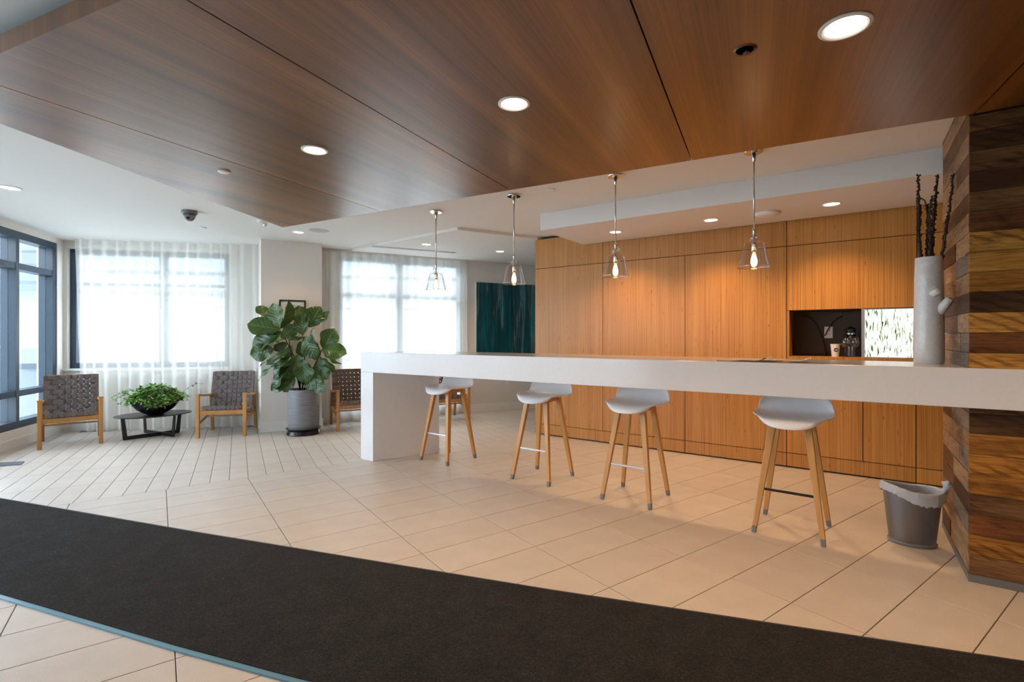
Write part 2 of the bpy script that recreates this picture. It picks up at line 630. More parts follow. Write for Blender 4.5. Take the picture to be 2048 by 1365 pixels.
def copy_tree(o, parent=None):
    c = o.copy()
    col.objects.link(c)
    c.parent = parent
    for ch in [x for x in bpy.data.objects if x.parent == o]:
        copy_tree(ch, c)
    return c


def clip(poly, p, n):
    """keep side where (x-p).n >= 0"""
    out = []
    k = len(poly)
    for i in range(k):
        a, b2 = poly[i], poly[(i + 1) % k]
        da = (a[0] - p[0]) * n[0] + (a[1] - p[1]) * n[1]
        db = (b2[0] - p[0]) * n[0] + (b2[1] - p[1]) * n[1]
        if da >= 0:
            out.append(a)
        if (da >= 0) != (db >= 0):
            t = da / (da - db)
            out.append((a[0] + (b2[0] - a[0]) * t, a[1] + (b2[1] - a[1]) * t))
    return out


def area(poly):
    n = len(poly)
    return 0.5 * abs(sum(poly[i][0] * poly[(i + 1) % n][1] - poly[(i + 1) % n][0] * poly[i][1] for i in range(n)))


def inside(poly, p):
    r = False
    n = len(poly)
    for i in range(n):
        a, b2 = poly[i], poly[(i + 1) % n]
        if (a[1] > p[1]) != (b2[1] > p[1]) and p[0] < (b2[0] - a[0]) * (p[1] - a[1]) / (b2[1] - a[1]) + a[0]:
            r = not r
    return r


# ------------------------------------------------------------------ plan of the room
ZC = 2.61                     # white ceiling
ZW = 2.46                     # underside of the timber canopy
C1 = Vector((-6.127, 6.772))    # corner of storefront and curtained wall
dW1 = Vector((0.981, 0.196)).normalized()
dL = Vector((0.304, -0.953)).normalized()       # storefront, from the corner towards the camera side
Q0 = Vector((-0.723, 8.435))
dQ = Vector((0.895, 0.446)).normalized()      # wall with tall window and painting
nQ = Vector((-dQ.y, dQ.x))
nW1 = Vector((-dW1.y, dW1.x))
nL = Vector((-0.953, -0.304)).normalized()      # outwards
PIER1, PIER2 = Vector((-3.377, 6.674)), Vector((-2.707, 7.066))
UW = Vector((math.cos(TH_W), math.sin(TH_W)))
NW = Vector((-math.sin(TH_W), math.cos(TH_W)))
N_WALL = 5.578
TH_C = R(-33.6)
UC = Vector((math.cos(TH_C), math.sin(TH_C)))
NC = Vector((-math.sin(TH_C), math.cos(TH_C)))
TH_K = R(-34.2)
UK = Vector((math.cos(TH_K), math.sin(TH_K)))
NK = Vector((-math.sin(TH_K), math.cos(TH_K)))
KA = Vector((2.416, 2.622))                   # near corner of the plank column


def w1(s, off=0.0):
    return C1 + dW1 * s + nW1 * off


def lw_(s, off=0.0):
    return C1 + dL * s + nL * off


def qw(s, off=0.0):
    return Q0 + dQ * s + nQ * off


def bw(u, n):
    return UW * u + NW * n


def t2(p):
    return (p[0], p[1])


ROOM = [t2(lw_(11.0)), t2(C1), t2(w1(2.89)), t2(qw(-2.75)), t2(qw(2.9)), (5.6, 2.9), (5.6, -3.9)]

# ------------------------------------------------------------------ floor: slab (grout) + individual tiles
fl = MB().prism([(p[0] * 1.02, p[1] * 1.02) for p in ROOM], -0.12, -0.004).build('floor', 'grout')
structure(fl, 'beige porcelain tile floor with dark thin grout lines')

A_DIR = Vector((math.cos(R(-54.48)), math.sin(R(-54.48))))
B_DIR = Vector((-A_DIR.y, A_DIR.x))
TA, TB = 0.3081, 0.6122
O_T = Vector((-0.3929, 3.8107))
BORD = Vector((-2.426, 4.549))               # a point on the line where the two tile fields meet
C_DIR = Vector((math.cos(R(-61.1)), math.sin(R(-61.1))))
CN = Vector((-C_DIR.y, C_DIR.x))
GR = 0.0021

tiles = []
cells = []


ROOM_OUT = [t2(lw_(11.0, 0.12)), t2(C1 + nL * 0.15 + nW1 * 0.15), t2(w1(2.89, 0.15)), t2(qw(-2.75, 0.12)), t2(qw(2.9, 0.12)), (5.7, 2.9), (5.7, -3.9)]


for k_ in range(-40, 34):
    for j_ in range(-16, 14):
        o = O_T + A_DIR * (k_ * TA) + B_DIR * (j_ * TB)
        c4 = [o + A_DIR * GR + B_DIR * GR, o + A_DIR * (TA - GR) + B_DIR * GR, o + A_DIR * (TA - GR) + B_DIR * (TB - GR), o + A_DIR * GR + B_DIR * (TB - GR)]
        poly = clip([t2(p) for p in c4], BORD + A_DIR * GR, A_DIR)
        if len(poly) < 3:
            continue
        cells.append(('n', poly))
for i_ in range(-26, 40):
    for j_ in range(-3, 14):
        o = CN * (-0.070 + 0.1508 * i_) - C_DIR * (5.59 + 0.6126 * j_)
        c4 = [o + CN * GR - C_DIR * GR, o + CN * (0.1508 - GR) - C_DIR * GR, o + CN * (0.1508 - GR) - C_DIR * (0.6126 - GR), o + CN * GR - C_DIR * (0.6126 - GR)]
        poly = clip([t2(p) for p in c4], BORD - A_DIR * GR, -A_DIR)
        if len(poly) < 3:
            continue
        cells.append(('f', poly))
seen_, unseen_ = [], []
for kind, poly in cells:
    cx_ = sum(p[0] for p in poly) / len(poly)
    cy_ = sum(p[1] for p in poly) / len(poly)
    if not (-6.8 < cx_ < 5.6 and -3.9 < cy_ < 9.7):
        continue
    full = len(poly) == 4 and abs(area(poly) - ((TA - 2 * GR) * (TB - 2 * GR) if kind == 'n' else (0.1508 - 2 * GR) * (0.6126 - 2 * GR))) < 1e-5
    a0 = area(poly)
    if not inside(ROOM_OUT, (cx_, cy_)) or a0 < 0.0005:
        continue
    vis = cy_ > 1.5 and abs(cx_ / cy_) < 1.06
    # mat hides a band
    mn = cx_ * 0.309 + cy_ * 0.951
    if 1.65 < mn < 2.35:
        vis = False
    if Vector((cx_, cy_)).dot(NW) > N_WALL + 0.35 and Vector((cx_, cy_)).dot(UW) > -3.2:
        continue
    (seen_ if vis else unseen_).append((a0 / max(0.3, cy_) ** 2.6, kind, poly, full))
seen_.sort(key=lambda t: -t[0])
tile_mesh = {}


def tile_geo(poly):
    mb = MB()
    n = len(poly)
    a = sum(poly[i][0] * poly[(i + 1) % n][1] - poly[(i + 1) % n][0] * poly[i][1] for i in range(n))
    if a < 0:
        poly = poly[::-1]
    cx, cy = sum(p[0] for p in poly) / n, sum(p[1] for p in poly) / n
    inn = []
    for p in poly:
        d = Vector((cx - p[0], cy - p[1]))
        d = d.normalized() * 0.0018 if d.length > 1e-6 else d
        inn.append((p[0] + d.x, p[1] + d.y))
    vs = [(p[0], p[1], -0.0045) for p in poly] + [(p[0], p[1], -0.0012) for p in poly] + [(p[0], p[1], 0.0) for p in inn]
    fs = [(i, (i + 1) % n, n + (i + 1) % n, n + i) for i in range(n)] + [(n + i, n + (i + 1) % n, 2 * n + (i + 1) % n, 2 * n + i) for i in range(n)]
    fs.append(tuple(range(2 * n, 3 * n)))
    mb.add(vs, fs)
    return mb


def place_tile(kind, poly, full):
    cx, cy = sum(p[0] for p in poly) / len(poly), sum(p[1] for p in poly) / len(poly)
    if full and kind in tile_mesh:
        me = tile_mesh[kind]
    else:
        me = tile_geo([(p[0] - cx, p[1] - cy) for p in poly]).mesh('tile', 'tile')
        if full:
            tile_mesh[kind] = me
    o = bpy.data.objects.new('tile', me)
    o.location = (cx, cy, 0)
    col.objects.link(o)
    o.parent = fl


for sc_, kind, poly, full in seen_[:295]:
    place_tile(kind, poly, full)
rest = MB()
for sc_, kind, poly, full in seen_[295:] + unseen_:
    g = tile_geo(poly)
    rest.add(g.v, g.f)
o = rest.build('tile_field', 'tile', fl)
o['kind'] = 'stuff'

# ------------------------------------------------------------------ ceilings
o = MB().prism([(p[0] * 1.02, p[1] * 1.02) for p in ROOM], ZC, ZC + 0.15).build('ceiling', 'white_ceiling')
structure(o, 'flat white plaster ceiling over the lobby')
o = MB().prism([(-2.40, 7.42), (-0.655, 5.963), (0.336, 6.534), (0.95, 7.3), t2(qw(2.0))], ZC - 0.035, ZC - 0.0005).build('ceiling_drop', 'white_ceiling')
structure(o, 'slightly lowered white ceiling field before the tall window')

# soffit over the bamboo wall
s_l = -2.79
o = MB().prism([t2(bw(s_l, 4.53)), t2(bw(3.2, 4.53)), t2(bw(3.2, N_WALL - 0.045)), t2(bw(s_l, N_WALL - 0.045))], 2.43, ZC - 0.001).build('ceiling_soffit', 'soffit_white')
structure(o, 'lowered white soffit box in front of the bamboo wall')
o = MB().prism([t2(bw(s_l, N_WALL - 0.043)), t2(bw(3.2, N_WALL - 0.043)), t2(bw(3.2, N_WALL - 0.004)), t2(bw(s_l, N_WALL - 0.004))], 2.437, 2.455).build('trim_1', 'alu_trim')
structure(o, 'blue-grey shadow-gap trim between soffit and bamboo wall')

# timber canopy, split in panels along its seams
can_poly = [(-2.451, 5.299), (2.345, 2.640), (2.395, 2.612), t2(KA + UK * 1.6 - NK * 0.012), (4.4, -0.75), (-2.85, 2.36)]
S_DIR = Vector((math.cos(R(63.55)), math.sin(R(63.55))))
S_N = Vector((-S_DIR.y, S_DIR.x))
canopy = MB().prism([(p[0] * 0.985 + 0.0, p[1] * 0.985 + 0.03) for p in can_poly], ZW + 0.045, ZW + 0.085).build('ceiling_canopy', 'hole_dark')
structure(canopy, 'dropped brown timber ceiling canopy with recessed lights')
seams = [9.0, 3.155, 1.772, 0.398, -1.010, -2.39, -9.0]
for i in range(len(seams) - 1):
    hi, lo = seams[i], seams[i + 1]
    poly = clip(can_poly, S_N * (hi - 0.0035), -S_N)
    poly = clip(poly, S_N * (lo + 0.0035), S_N)
    if len(poly) >= 3 and area(poly) > 0.02:
        MB().prism(poly, ZW, ZW + 0.075).build('panel', 'canopy_wood', canopy)

# ------------------------------------------------------------------ walls
WT = 0.22


def wall_piece(mb, pf, s0, s1, z0, z1, off0=0.0, off1=WT):
    mb.prism([t2(pf(s0, off0)), t2(pf(s1, off0)), t2(pf(s1, off1)), t2(pf(s0, off1))], z0, z1)
    return mb


# curtained wall (window_1)
mb = MB()
wall_piece(mb, w1, -0.25, 3.10, 0, 0.85)
wall_piece(mb, w1, -0.25, 3.10, 2.50, ZC)
wall_piece(mb, w1, -0.25, 0.05, 0.85, 2.50)
wall_piece(mb, w1, 2.07, 3.10, 0.85, 2.50)
o = mb.build('wall_left', 'white_wall')
structure(o, 'white wall behind the sheer curtain with a wide window')
o = MB().prism([t2(w1(0.0, -0.05)), t2(w1(2.14, -0.05)), t2(w1(2.14, 0.10)), t2(w1(0.0, 0.10))], 0.825, 0.852).build('trim_2', 'white_trim')
structure(o, 'white window sill board')
o = MB().prism([t2(w1(0.0, -0.015)), t2(w1(2.84, -0.015)), t2(w1(2.84, 0.0)), t2(w1(0.0, 0.0))], 0.0, 0.12).build('baseboard_left', 'white_trim')
structure(o, 'white baseboard below the curtained window')

# wall with the tall window and painting (window_2)
mb = MB()
wall_piece(mb, qw, -3.2, 3.2, 0, 0.15)
wall_piece(mb, qw, -3.2, 3.2, 2.52, ZC)
wall_piece(mb, qw, -3.2, -2.12, 0.15, 2.52)
wall_piece(mb, qw, -0.12, 3.2, 0.15, 2.52)
o = mb.build('wall_back', 'white_wall')
structure(o, 'white wall with the tall window and the teal painting')
mb = MB()
mb.prism([t2(qw(-0.1, -0.016)), t2(qw(2.4, -0.016)), t2(qw(2.4, 0)), t2(qw(-0.1, 0))], 0, 0.135)
mb.prism([t2(qw(-0.1, -0.022)), t2(qw(2.4, -0.022)), t2(qw(2.4, -0.016)), t2(qw(-0.1, -0.016))], 0, 0.085)
o = mb.build('baseboard_back', 'white_trim')
structure(o, 'stepped white baseboard under the teal painting')

# pier between the windows
dP = (PIER2 - PIER1).normalized()
nP = Vector((-dP.y, dP.x))
pier = MB().prism([t2(PIER1), t2(PIER2), t2(PIER2 + nP * 0.55), t2(PIER1 + nP * 0.75)], 0, ZC).build('wall_pier', 'white_wall')
structure(pier, 'white wall pier between the two curtained windows')
mb = MB()
mb.prism([t2(PIER1 - nP * 0.014 - dP * 0.014), t2(PIER2 - nP * 0.014 + dP * 0.014), t2(PIER2 + dP * 0.014), t2(PIER1 - dP * 0.014)], 0, 0.13)
o = mb.build('baseboard_pier', 'white_trim')
structure(o, 'white baseboard around the wall pier')

# storefront curb, header, end pier
mb = MB()
wall_piece(mb, lw_, 0.142, 7.36, 0, 0.205)
wall_piece(mb, lw_, 0.142, 7.36, 2.54, ZC)
wall_piece(mb, lw_, -0.25, 0.142, 0, ZC)
wall_piece(mb, lw_, 7.36, 11.2, 0, ZC)
o = mb.build('wall_storefront', 'white_wall')
structure(o, 'low white curb and header carrying the blue storefront')
o = MB().prism([t2(lw_(0.0, -0.014)), t2(lw_(11, -0.014)), t2(lw_(11, 0)), t2(lw_(0.0, 0))], 0, 0.10).build('baseboard_storefront', 'white_trim')
structure(o, 'white baseboard at the foot of the storefront curb')

# remaining enclosure behind and beside the camera
o = MB().prism([t2(lw_(11.0)), (5.8, -3.9), (5.8, -4.1), t2(lw_(11.2))], 0, ZC).build('wall_rear', 'white_wall')
structure(o, 'plain white wall at the rear of the lobby')
o = MB().prism([(5.6, -4.0), (5.8, -4.0), (5.8, 3.2), (5.6, 3.2)], 0, ZC).build('wall_right', 'white_wall')
structure(o, 'plain white wall beyond the plank column')
o = MB().prism([t2(qw(2.6)), t2(qw(3.1, 0.1)), (5.8, 3.0), (5.5, 3.0)], 0, ZC).build('wall_closure', 'white_wall')  # unseen wall, added to stop light leaking in behind the millwork
structure(o, 'unseen white wall added behind the bamboo millwork against stray light')

# ------------------------------------------------------------------ windows


def window(name, pf, s0, s1, z0, z1, mulls, rails, off, mat, label, fw=0.055, fd=0.09, mw=None):
    root = empty(name, (*t2(pf((s0 + s1) / 2, off)), z0))
    structure(root, label)
    inv = Matrix.Translation(-Vector(root.location))

    def put(nm, mb, mt, **kw):
        mb.v = [tuple(inv @ Vector(p)) for p in mb.v]
        return mb.build(nm, mt, root, **kw)

    def blk(a, b2, za, zb, d0=-fd / 2, d1=fd / 2):
        return MB().prism([t2(pf(a, off + d0)), t2(pf(b2, off + d0)), t2(pf(b2, off + d1)), t2(pf(a, off + d1))], za, zb)
    put('frame_rail', blk(s0, s1, z0, z0 + fw), mat)
    put('frame_rail', blk(s0, s1, z1 - fw, z1), mat)
    put('frame_stile', blk(s0, s0 + fw, z0 + fw, z1 - fw), mat)
    put('frame_stile', blk(s1 - fw, s1, z0 + fw, z1 - fw), mat)
    xs = [s0 + fw]
    for mcen, mwid in mulls:
        put('mullion', blk(mcen - mwid / 2, mcen + mwid / 2, z0 + fw, z1 - fw), mat)
        xs += [mcen - mwid / 2, mcen + mwid / 2]
    xs.append(s1 - fw)
    for i in range(0, len(xs), 2):
        zs = [z0 + fw]
        for rz, rw in rails:
            put('transom', blk(xs[i], xs[i + 1], rz - rw / 2, rz + rw / 2, -fd / 2 + 0.004, fd / 2 - 0.004), mat)
            zs += [rz - rw / 2, rz + rw / 2]
        zs.append(z1 - fw)
        for k in range(0, len(zs), 2):
            put('pane', blk(xs[i], xs[i + 1], zs[k], zs[k + 1], -0.003, 0.003), 'window_glass')
    return root


window('window_1', w1, 0.05, 2.07, 0.852, 2.50, [(1.19, 0.085)], [(2.02, 0.05)], 0.10, 'frame_blue', 'wide blue-framed window behind the sheer curtain, beside the storefront', fw=0.075)
window('window_2', qw, -2.12, -0.12, 0.15, 2.52, [(-1.175, 0.10)], [(1.93, 0.055)], 0.10, 'frame_blue', 'tall window behind the sheer curtain beside the painting', fw=0.07)
sm = [(0.941, 0.062), (2.0, 0.062), (3.06, 0.062), (4.12, 0.062), (5.18, 0.062), (6.24, 0.062)]
window('window_3', lw_, 0.142, 7.36, 0.205, 2.54, sm, [(2.13, 0.075), (0.615, 0.07)], 0.085, 'frame_blue', 'dark blue metal storefront glazing with transoms', fw=0.085, fd=0.15)

# ------------------------------------------------------------------ sheer curtains


def curtain(name, pf, s0, s1, off, z0, z1, folds, amp, label, seed, lean=0.0):
    rnd = random.Random(seed)
    nx, nz = folds * 10, 10
    ph = [rnd.uniform(0.6, 1.4) for _ in range(folds + 2)]
    vs, fs = [], []
    origin = pf((s0 + s1) / 2, off)
    for iz in range(nz + 1):
        tz = iz / nz
        z = z0 + (z1 - z0) * tz
        for ix in range(nx + 1):
            tx = ix / nx
            k = tx * folds
            a = ph[int(k)] * (1 - (k % 1)) + ph[int(k) + 1] * (k % 1)
            s = s0 + (s1 - s0) * tx + 0.010 * math.sin(k * 2.1 + tz * 1.5) + lean * (1 - tz) * (1 - tx) ** 6
            d = off + amp * a * math.sin(2 * math.pi * k + 0.5 * math.sin(k)) * (0.75 + 0.35 * (1 - tz)) + 0.006 * math.sin(9 * tz + k)
            p = pf(s, d)
            vs.append((p[0] - origin[0], p[1] - origin[1], z))
    for iz in range(nz):
        for ix in range(nx):
            a = iz * (nx + 1) + ix
            fs.append((a, a + 1, a + nx + 2, a + nx + 1))
    mb = MB().add(vs, fs)
    me = mb.mesh(name, 'sheer', True)
    o = bpy.data.objects.new(name, me)
    o.location = (origin[0], origin[1], 0)
    col.objects.link(o)
    tag(o, label, 'curtain', 'sheer floor length curtains')
    return o


curtain('sheer_curtain', w1, 0.215, 2.66, -0.155, 0.012, ZC - 0.004, 17, 0.030, 'white sheer curtain over the wide window behind the coffee table', 3, lean=0.10)
curtain('sheer_curtain', qw, -2.42, -0.06, -0.045, 0.012, ZC - 0.04, 16, 0.018, 'white sheer curtain over the tall window beside the teal painting', 5)

# ------------------------------------------------------------------ bamboo millwork wall
carc = MB()
uL, uR = -3.519, 3.4
NB = N_WALL + 0.024


def cbox(mb, u0, u1, z0, z1, n0, n1):
    return mb.prism([t2(bw(u0, n0)), t2(bw(u1, n0)), t2(bw(u1, n1)), t2(bw(u0, n1))], z0, z1)


NI0, NI1 = -0.558, 0.025      # open niche
LP0, LP1 = 0.050, 1.25        # light panel
ZN0, ZN1 = 1.098, 1.549
cbox(carc, uL + 0.01, NI0 - 0.01, 0.0, 2.575, NB, NB + 0.6)
cbox(carc, NI0 - 0.01, uR, 0.0, ZN0 - 0.03, NB, NB + 0.6)
cbox(carc, NI0 - 0.01, uR, ZN1 + 0.01, 2.575, NB, NB + 0.6)
cbox(carc, NI0 - 0.01, uR, ZN0 - 0.03, ZN1 + 0.01, NB + 0.35, NB + 0.6)
millwork = carc.build('wall_millwork', 'hole_dark')
structure(millwork, 'bamboo veneer millwork wall of flush panels with an open niche')
G = 0.0035


def panel(u0, u1, z0, z1, th=0.02, mat='bamboo', nm='panel', g=G):
    return cbox(MB(), u0 + g, u1 - g, z0 + g, z1 - g, N_WALL, N_WALL + th).build(nm, mat, millwork)


ZT, ZB = 2.187, 0.145
for a_, b_ in ((uL, -2.548), (-2.548, -0.580), (-0.580, 0.422), (0.422, 1.6), (1.6, 3.4)):
    panel(a_, b_, ZT, 2.575)
for a_, b_ in ((uL, -2.548), (-2.548, -1.566), (-1.566, -0.580)):
    panel(a_, b_, ZB, ZT)
for a_, b_ in ((-0.580, 0.422), (0.422, 1.6), (1.6, 3.4)):
    panel(a_, b_, ZN1, ZT)
for a_, b_ in ((-0.580, 0.035), (0.035, 0.415), (0.415, 1.2), (1.2, 3.4)):
    panel(a_, b_, ZB, ZN0 - 0.038)
for a_, b_ in ((uL, -1.566), (-1.566, -0.580), (-0.580, 0.415), (0.415, 3.4)):
    panel(a_, b_, 0.012, ZB)
# niche lining: shelf lip, left cheek, dark splash, divider
cbox(MB(), -0.577, 3.4, ZN0 - 0.036, ZN0, N_WALL - 0.004, NB + 0.35).build('shelf', 'bamboo', millwork)
cbox(MB(), -0.577, NI0, ZN0, ZN1, N_WALL, NB + 0.34).build('cheek', 'bamboo', millwork)
cbox(MB(), NI0, NI1, ZN0, ZN1, NB + 0.33, NB + 0.345).build('backsplash', 'dark_splash', millwork)
cbox(MB(), NI1, NI1 + 0.024, ZN0, ZN1, N_WALL - 0.002, NB + 0.345).build('divider', 'alu_trim', millwork)
cbox(MB(), NI0, NI1, ZN1 - 0.004, ZN1 + 0.002, N_WALL + 0.02, NB + 0.34).build('niche_top', 'hole_dark', millwork)
lp = empty('light_panel', (*t2(bw((LP0 + LP1) / 2, N_WALL + 0.04)), ZN0))
inv = Matrix.Translation(-Vector(lp.location))


def loc_build(mb, root, nm, mt, **kw):
    iv = Matrix.Translation(-Vector(root.location))
    mb.v = [tuple(iv @ Vector(p)) for p in mb.v]
    return mb.build(nm, mt, root, **kw)


loc_build(cbox(MB(), LP0, LP1, ZN0 + 0.004, ZN1 - 0.004, N_WALL + 0.03, N_WALL + 0.04), lp, 'glowing_sheet', 'birch_light')
loc_build(cbox(MB(), LP0, LP1, ZN0, ZN0 + 0.008, N_WALL + 0.012, N_WALL + 0.045), lp, 'edge_strip', 'alu_trim')
loc_build(cbox(MB(), LP0, LP1, ZN1 - 0.008, ZN1, N_WALL + 0.012, N_WALL + 0.045), lp, 'edge_strip', 'alu_trim')
tag(lp, 'backlit translucent panel with a birch bark pattern beside the dark niche', 'light panel')

# things in the niche
def outlet(name, pos, rz, label, parent=None):
    r = empty(name, pos, rz)
    MB().box((0, -0.004, 0), (0.072, 0.008, 0.116)).build('cover_plate', 'plastic_white', r, bevel=0.003)
    for zz in (-0.022, 0.022):
        s = MB().box((0, -0.009, zz), (0.034, 0.004, 0.030)).build('socket', 'plastic_white', r, bevel=0.002)
        for xx in (-0.007, 0.007):
            MB().box((xx, -0.0115, zz + 0.003), (0.003, 0.002, 0.010)).build('slot', 'hole_dark', s)
    tag(r, label, 'outlet')
    return r


p = bw(-0.245, NB + 0.329)
outlet('wall_outlet', (p.x, p.y, 1.335), TH_W, 'white duplex outlet on the dark niche back')
p = qw(0.729, -0.001)
outlet('wall_outlet', (p.x, p.y, 0.50), math.atan2(dQ.y, dQ.x), 'white duplex outlet low on the wall under the teal painting')
ptsA = [bw(-0.50 + 0.028 * i, NB + 0.318) for i in range(12)]
cord = MB()
ar = []
for i in range(14):
    t = i / 13
    p = bw(-0.465 + 0.205 * t, NB + 0.315)
    ar.append((p.x, p.y, 1.500 - 0.40 * t ** 2.6))
cord.tube(ar, 0.0055, 8)
o = cord.build('power_cord', 'black_cord', smooth=True)
tag(o, 'black cord arching across the dark niche back down to the shelf', 'cord')
ar = []
for i in range(12):
    t = i / 11
    p = bw(-0.275 + 0.15 * t, NB + 0.310)
    ar.append((p.x, p.y, 1.30 + 0.19 * (1 - (1 - t) ** 2.2)))
o = MB().tube(ar, 0.0045, 8).build('power_cord', 'black_cord', smooth=True)
tag(o, 'black cord curving from the niche outlet toward the coffee press', 'cord')
# paper cup
p = bw(-0.182, N_WALL + 0.17)
r = empty('paper_cup', (p.x, p.y, ZN0))
MB().lathe([(0.030, 0.0), (0.0305, 0.002), (0.041, 0.116), (0.0435, 0.118), (0.0435, 0.123), (0.040, 0.123), (0.029, 0.006), (0.0, 0.006)], n=28).build('cup_body', 'cup_white', r, smooth=True, auto=35)
lg = MB()
vs, fs = [], []
for ring, rr in enumerate((0.011, 0.020)):
    for k in range(20):
        a = 2 * math.pi * k / 20
        zz = 0.066 + rr * math.sin(a)
        rad = 0.0306 + (0.0104 * (zz / 0.116)) + 0.0006
        ang = R(-112) + rr * math.cos(a) / rad
        vs.append((rad * math.cos(ang), rad * math.sin(ang), zz))
fs = [(k, (k + 1) % 20, 20 + (k + 1) % 20, 20 + k) for k in range(20)]
lg.add(vs, fs).build('round_mark', 'cup_mark', r)
lg = MB()
for (a0, a1, z0_, z1_) in ((-0.15, -0.06, .058, .075), (0.03, 0.10, .058, .070), (-0.05, 0.03, .069, .077)):
    q = []
    for aa, zz in ((a0, z0_), (a1, z0_), (a1, z1_), (a0, z1_)):
        rad = 0.0306 + (0.0104 * (zz / 0.116)) + 0.0006
        ang = R(-112) + aa
        q.append((rad * math.cos(ang), rad * math.sin(ang), zz))
    lg.add(q, [(0, 1, 2, 3)])
lg.build('mark_detail', 'cup_mark', r)
tag(r, 'white paper coffee cup with a dark round mark on the niche shelf', 'cup')
# coffee press / grinder
p = bw(-0.060, N_WALL + 0.20)
r = empty('coffee_press', (p.x, p.y, ZN0))
MB().lathe([(0.0, 0), (0.036, 0), (0.037, 0.004), (0.037, 0.23), (0.034, 0.23), (0.034, 0.006), (0, 0.006)], n=24).build('glass_body', 'wine_glass_glass', r, smooth=True, auto=35)
MB().lathe([(0.0375, 0.10), (0.0385, 0.10), (0.0385, 0.215), (0.0375, 0.215)], n=24, close=False).build('printed_band', 'dark_bar', r, smooth=True)
MB().lathe([(0.041, 0.232), (0.043, 0.245), (0.040, 0.270), (0.018, 0.283), (0.010, 0.290), (0.0, 0.291)], n=24).build('lid', 'black_cord', r, smooth=True)
MB().lathe([(0.040, 0.222), (0.0425, 0.222), (0.0425, 0.232), (0.040, 0.232)], n=24).build('rim_band', 'chrome', r, smooth=True)
tag(r, 'tall glass coffee press with a black lid behind the wine glasses', 'coffee press')
for (uu, nn, lab) in ((-0.098, 0.10, 'clear stemmed wine glass on the niche shelf next to the paper cup'), (-0.028, 0.12, 'clear stemmed wine glass on the niche shelf next to the metal divider')):
    p = bw(uu, N_WALL + nn)
    r = empty('wine_glass', (p.x, p.y, ZN0))
    MB().lathe([(0, 0.0), (0.030, 0.0), (0.030, 0.002), (0.006, 0.006), (0, 0.006)], n=20).build('foot', 'wine_glass_glass', r, smooth=True)
    MB().tube([(0, 0, 0.004), (0, 0, 0.085)], 0.0032, 8).build('stem', 'wine_glass_glass', r, smooth=True)
    MB().lathe([(0.004, 0.084), (0.022, 0.095), (0.036, 0.120), (0.037, 0.145), (0.029, 0.190), (0.0285, 0.190), (0.036, 0.145), (0.035, 0.121), (0.021, 0.097), (0.0, 0.088)], n=24).build('bowl', 'wine_glass_glass', r, smooth=True)
    tag(r, lab, 'wine glass', 'wine glasses in the niche')

# ------------------------------------------------------------------ plank column
KB_LEN = 0.907
ko = 0.020
kc = MB().prism([t2(KA + UK * ko + NK * ko), t2(KA + UK * 1.7 + NK * ko), t2(KA + UK * 1.7 + NK * (KB_LEN)), t2(KA + UK * ko + NK * KB_LEN)], 0.0, ZC).build('column', 'hole_dark')
structure(kc, 'square column clad in reclaimed wood planks at the counter end')
PH = 0.1062
zs0 = 0.040
front_seq = ['brown', 'amber', 'red', 'brown', 'amber', 'amber', 'amber', 'dark', 'brown', 'gold', 'gold', 'red', 'gold', 'dark', 'amber', 'gold', 'gold', 'red', 'brown', 'dark', 'brown', 'dark', 'brown', 'brown', 'brown']
side_seq = ['tan', 'tan', 'daylit_grey', 'dark', 'tan', 'daylit_grey', 'tan', 'daylit_grey', 'daylit_grey', 'daylit_grey', 'daylit_grey', 'daylit_grey', 'tan', 'dark', 'tan', 'daylit_grey', 'tan', 'tan', 'brown', 'tan', 'brown', 'tan', 'brown', 'tan', 'daylit_grey']
rk = random.Random(11)
for i in range(25):
    z0 = zs0 + i * PH
    z1 = min(z0 + PH, ZC)
    if z1 - z0 < 0.02:
        continue
    g = 0.0012
    # front face
    cut = rk.uniform(0.35, 1.2)
    for j, (a_, b_) in enumerate(((0.0, cut), (cut, 1.7))):
        pr = ko + rk.uniform(-0.003, 0.003)
        tone = front_seq[i] if j == 0 else rk.choice(list(PLANK_TONES))
        zt = min(z1, ZW - 0.0) if True else z1
        if z0 >= ZW - 0.01:
            continue
        MB().prism([t2(KA + UK * (a_ + g) + NK * (ko - pr)), t2(KA + UK * (b_ - g) + NK * (ko - pr)), t2(KA + UK * (b_ - g) + NK * ko), t2(KA + UK * (a_ + g) + NK * ko)], z0 + g, min(z1, ZW - 0.002) - g).build('plank', 'plank_' + tone, kc)
    # left face: paler, greyer plank tones stand in for the window light on it
    cuts = [0.0, KB_LEN]
    if rk.random() < 0.75:
        cuts = [0.0, rk.uniform(0.25, 0.65), KB_LEN]
    for j in range(len(cuts) - 1):
        pr = ko + rk.uniform(-0.004, 0.002)
        tone = side_seq[i] if j == 0 else rk.choice(['tan', 'daylit_grey', 'brown', 'dark', 'tan', 'daylit_grey'])
        a_, b_ = max(cuts[j], ko), cuts[j + 1]
        MB().prism([t2(KA + NK * (a_ + g) + UK * (ko - pr)), t2(KA + NK * (a_ + g) + UK * ko), t2(KA + NK * (b_ - g) + UK * ko), t2(KA + NK * (b_ - g) + UK * (ko - pr))], z0 + g, z1 - g).build('plank', 'plank_' + tone, kc)
# metal base strip and corner bead
MB().prism([t2(KA - NK * 0.004 - UK * 0.004), t2(KA + UK * 1.7 - NK * 0.004), t2(KA + UK * 1.7 + NK * 0.018), t2(KA + UK * 0.018 + NK * 0.018), t2(KA + UK * 0.018 + NK * KB_LEN), t2(KA - UK * 0.004 + NK * KB_LEN)], 0.0, 0.040).build('base_strip', 'brushed_base', kc)

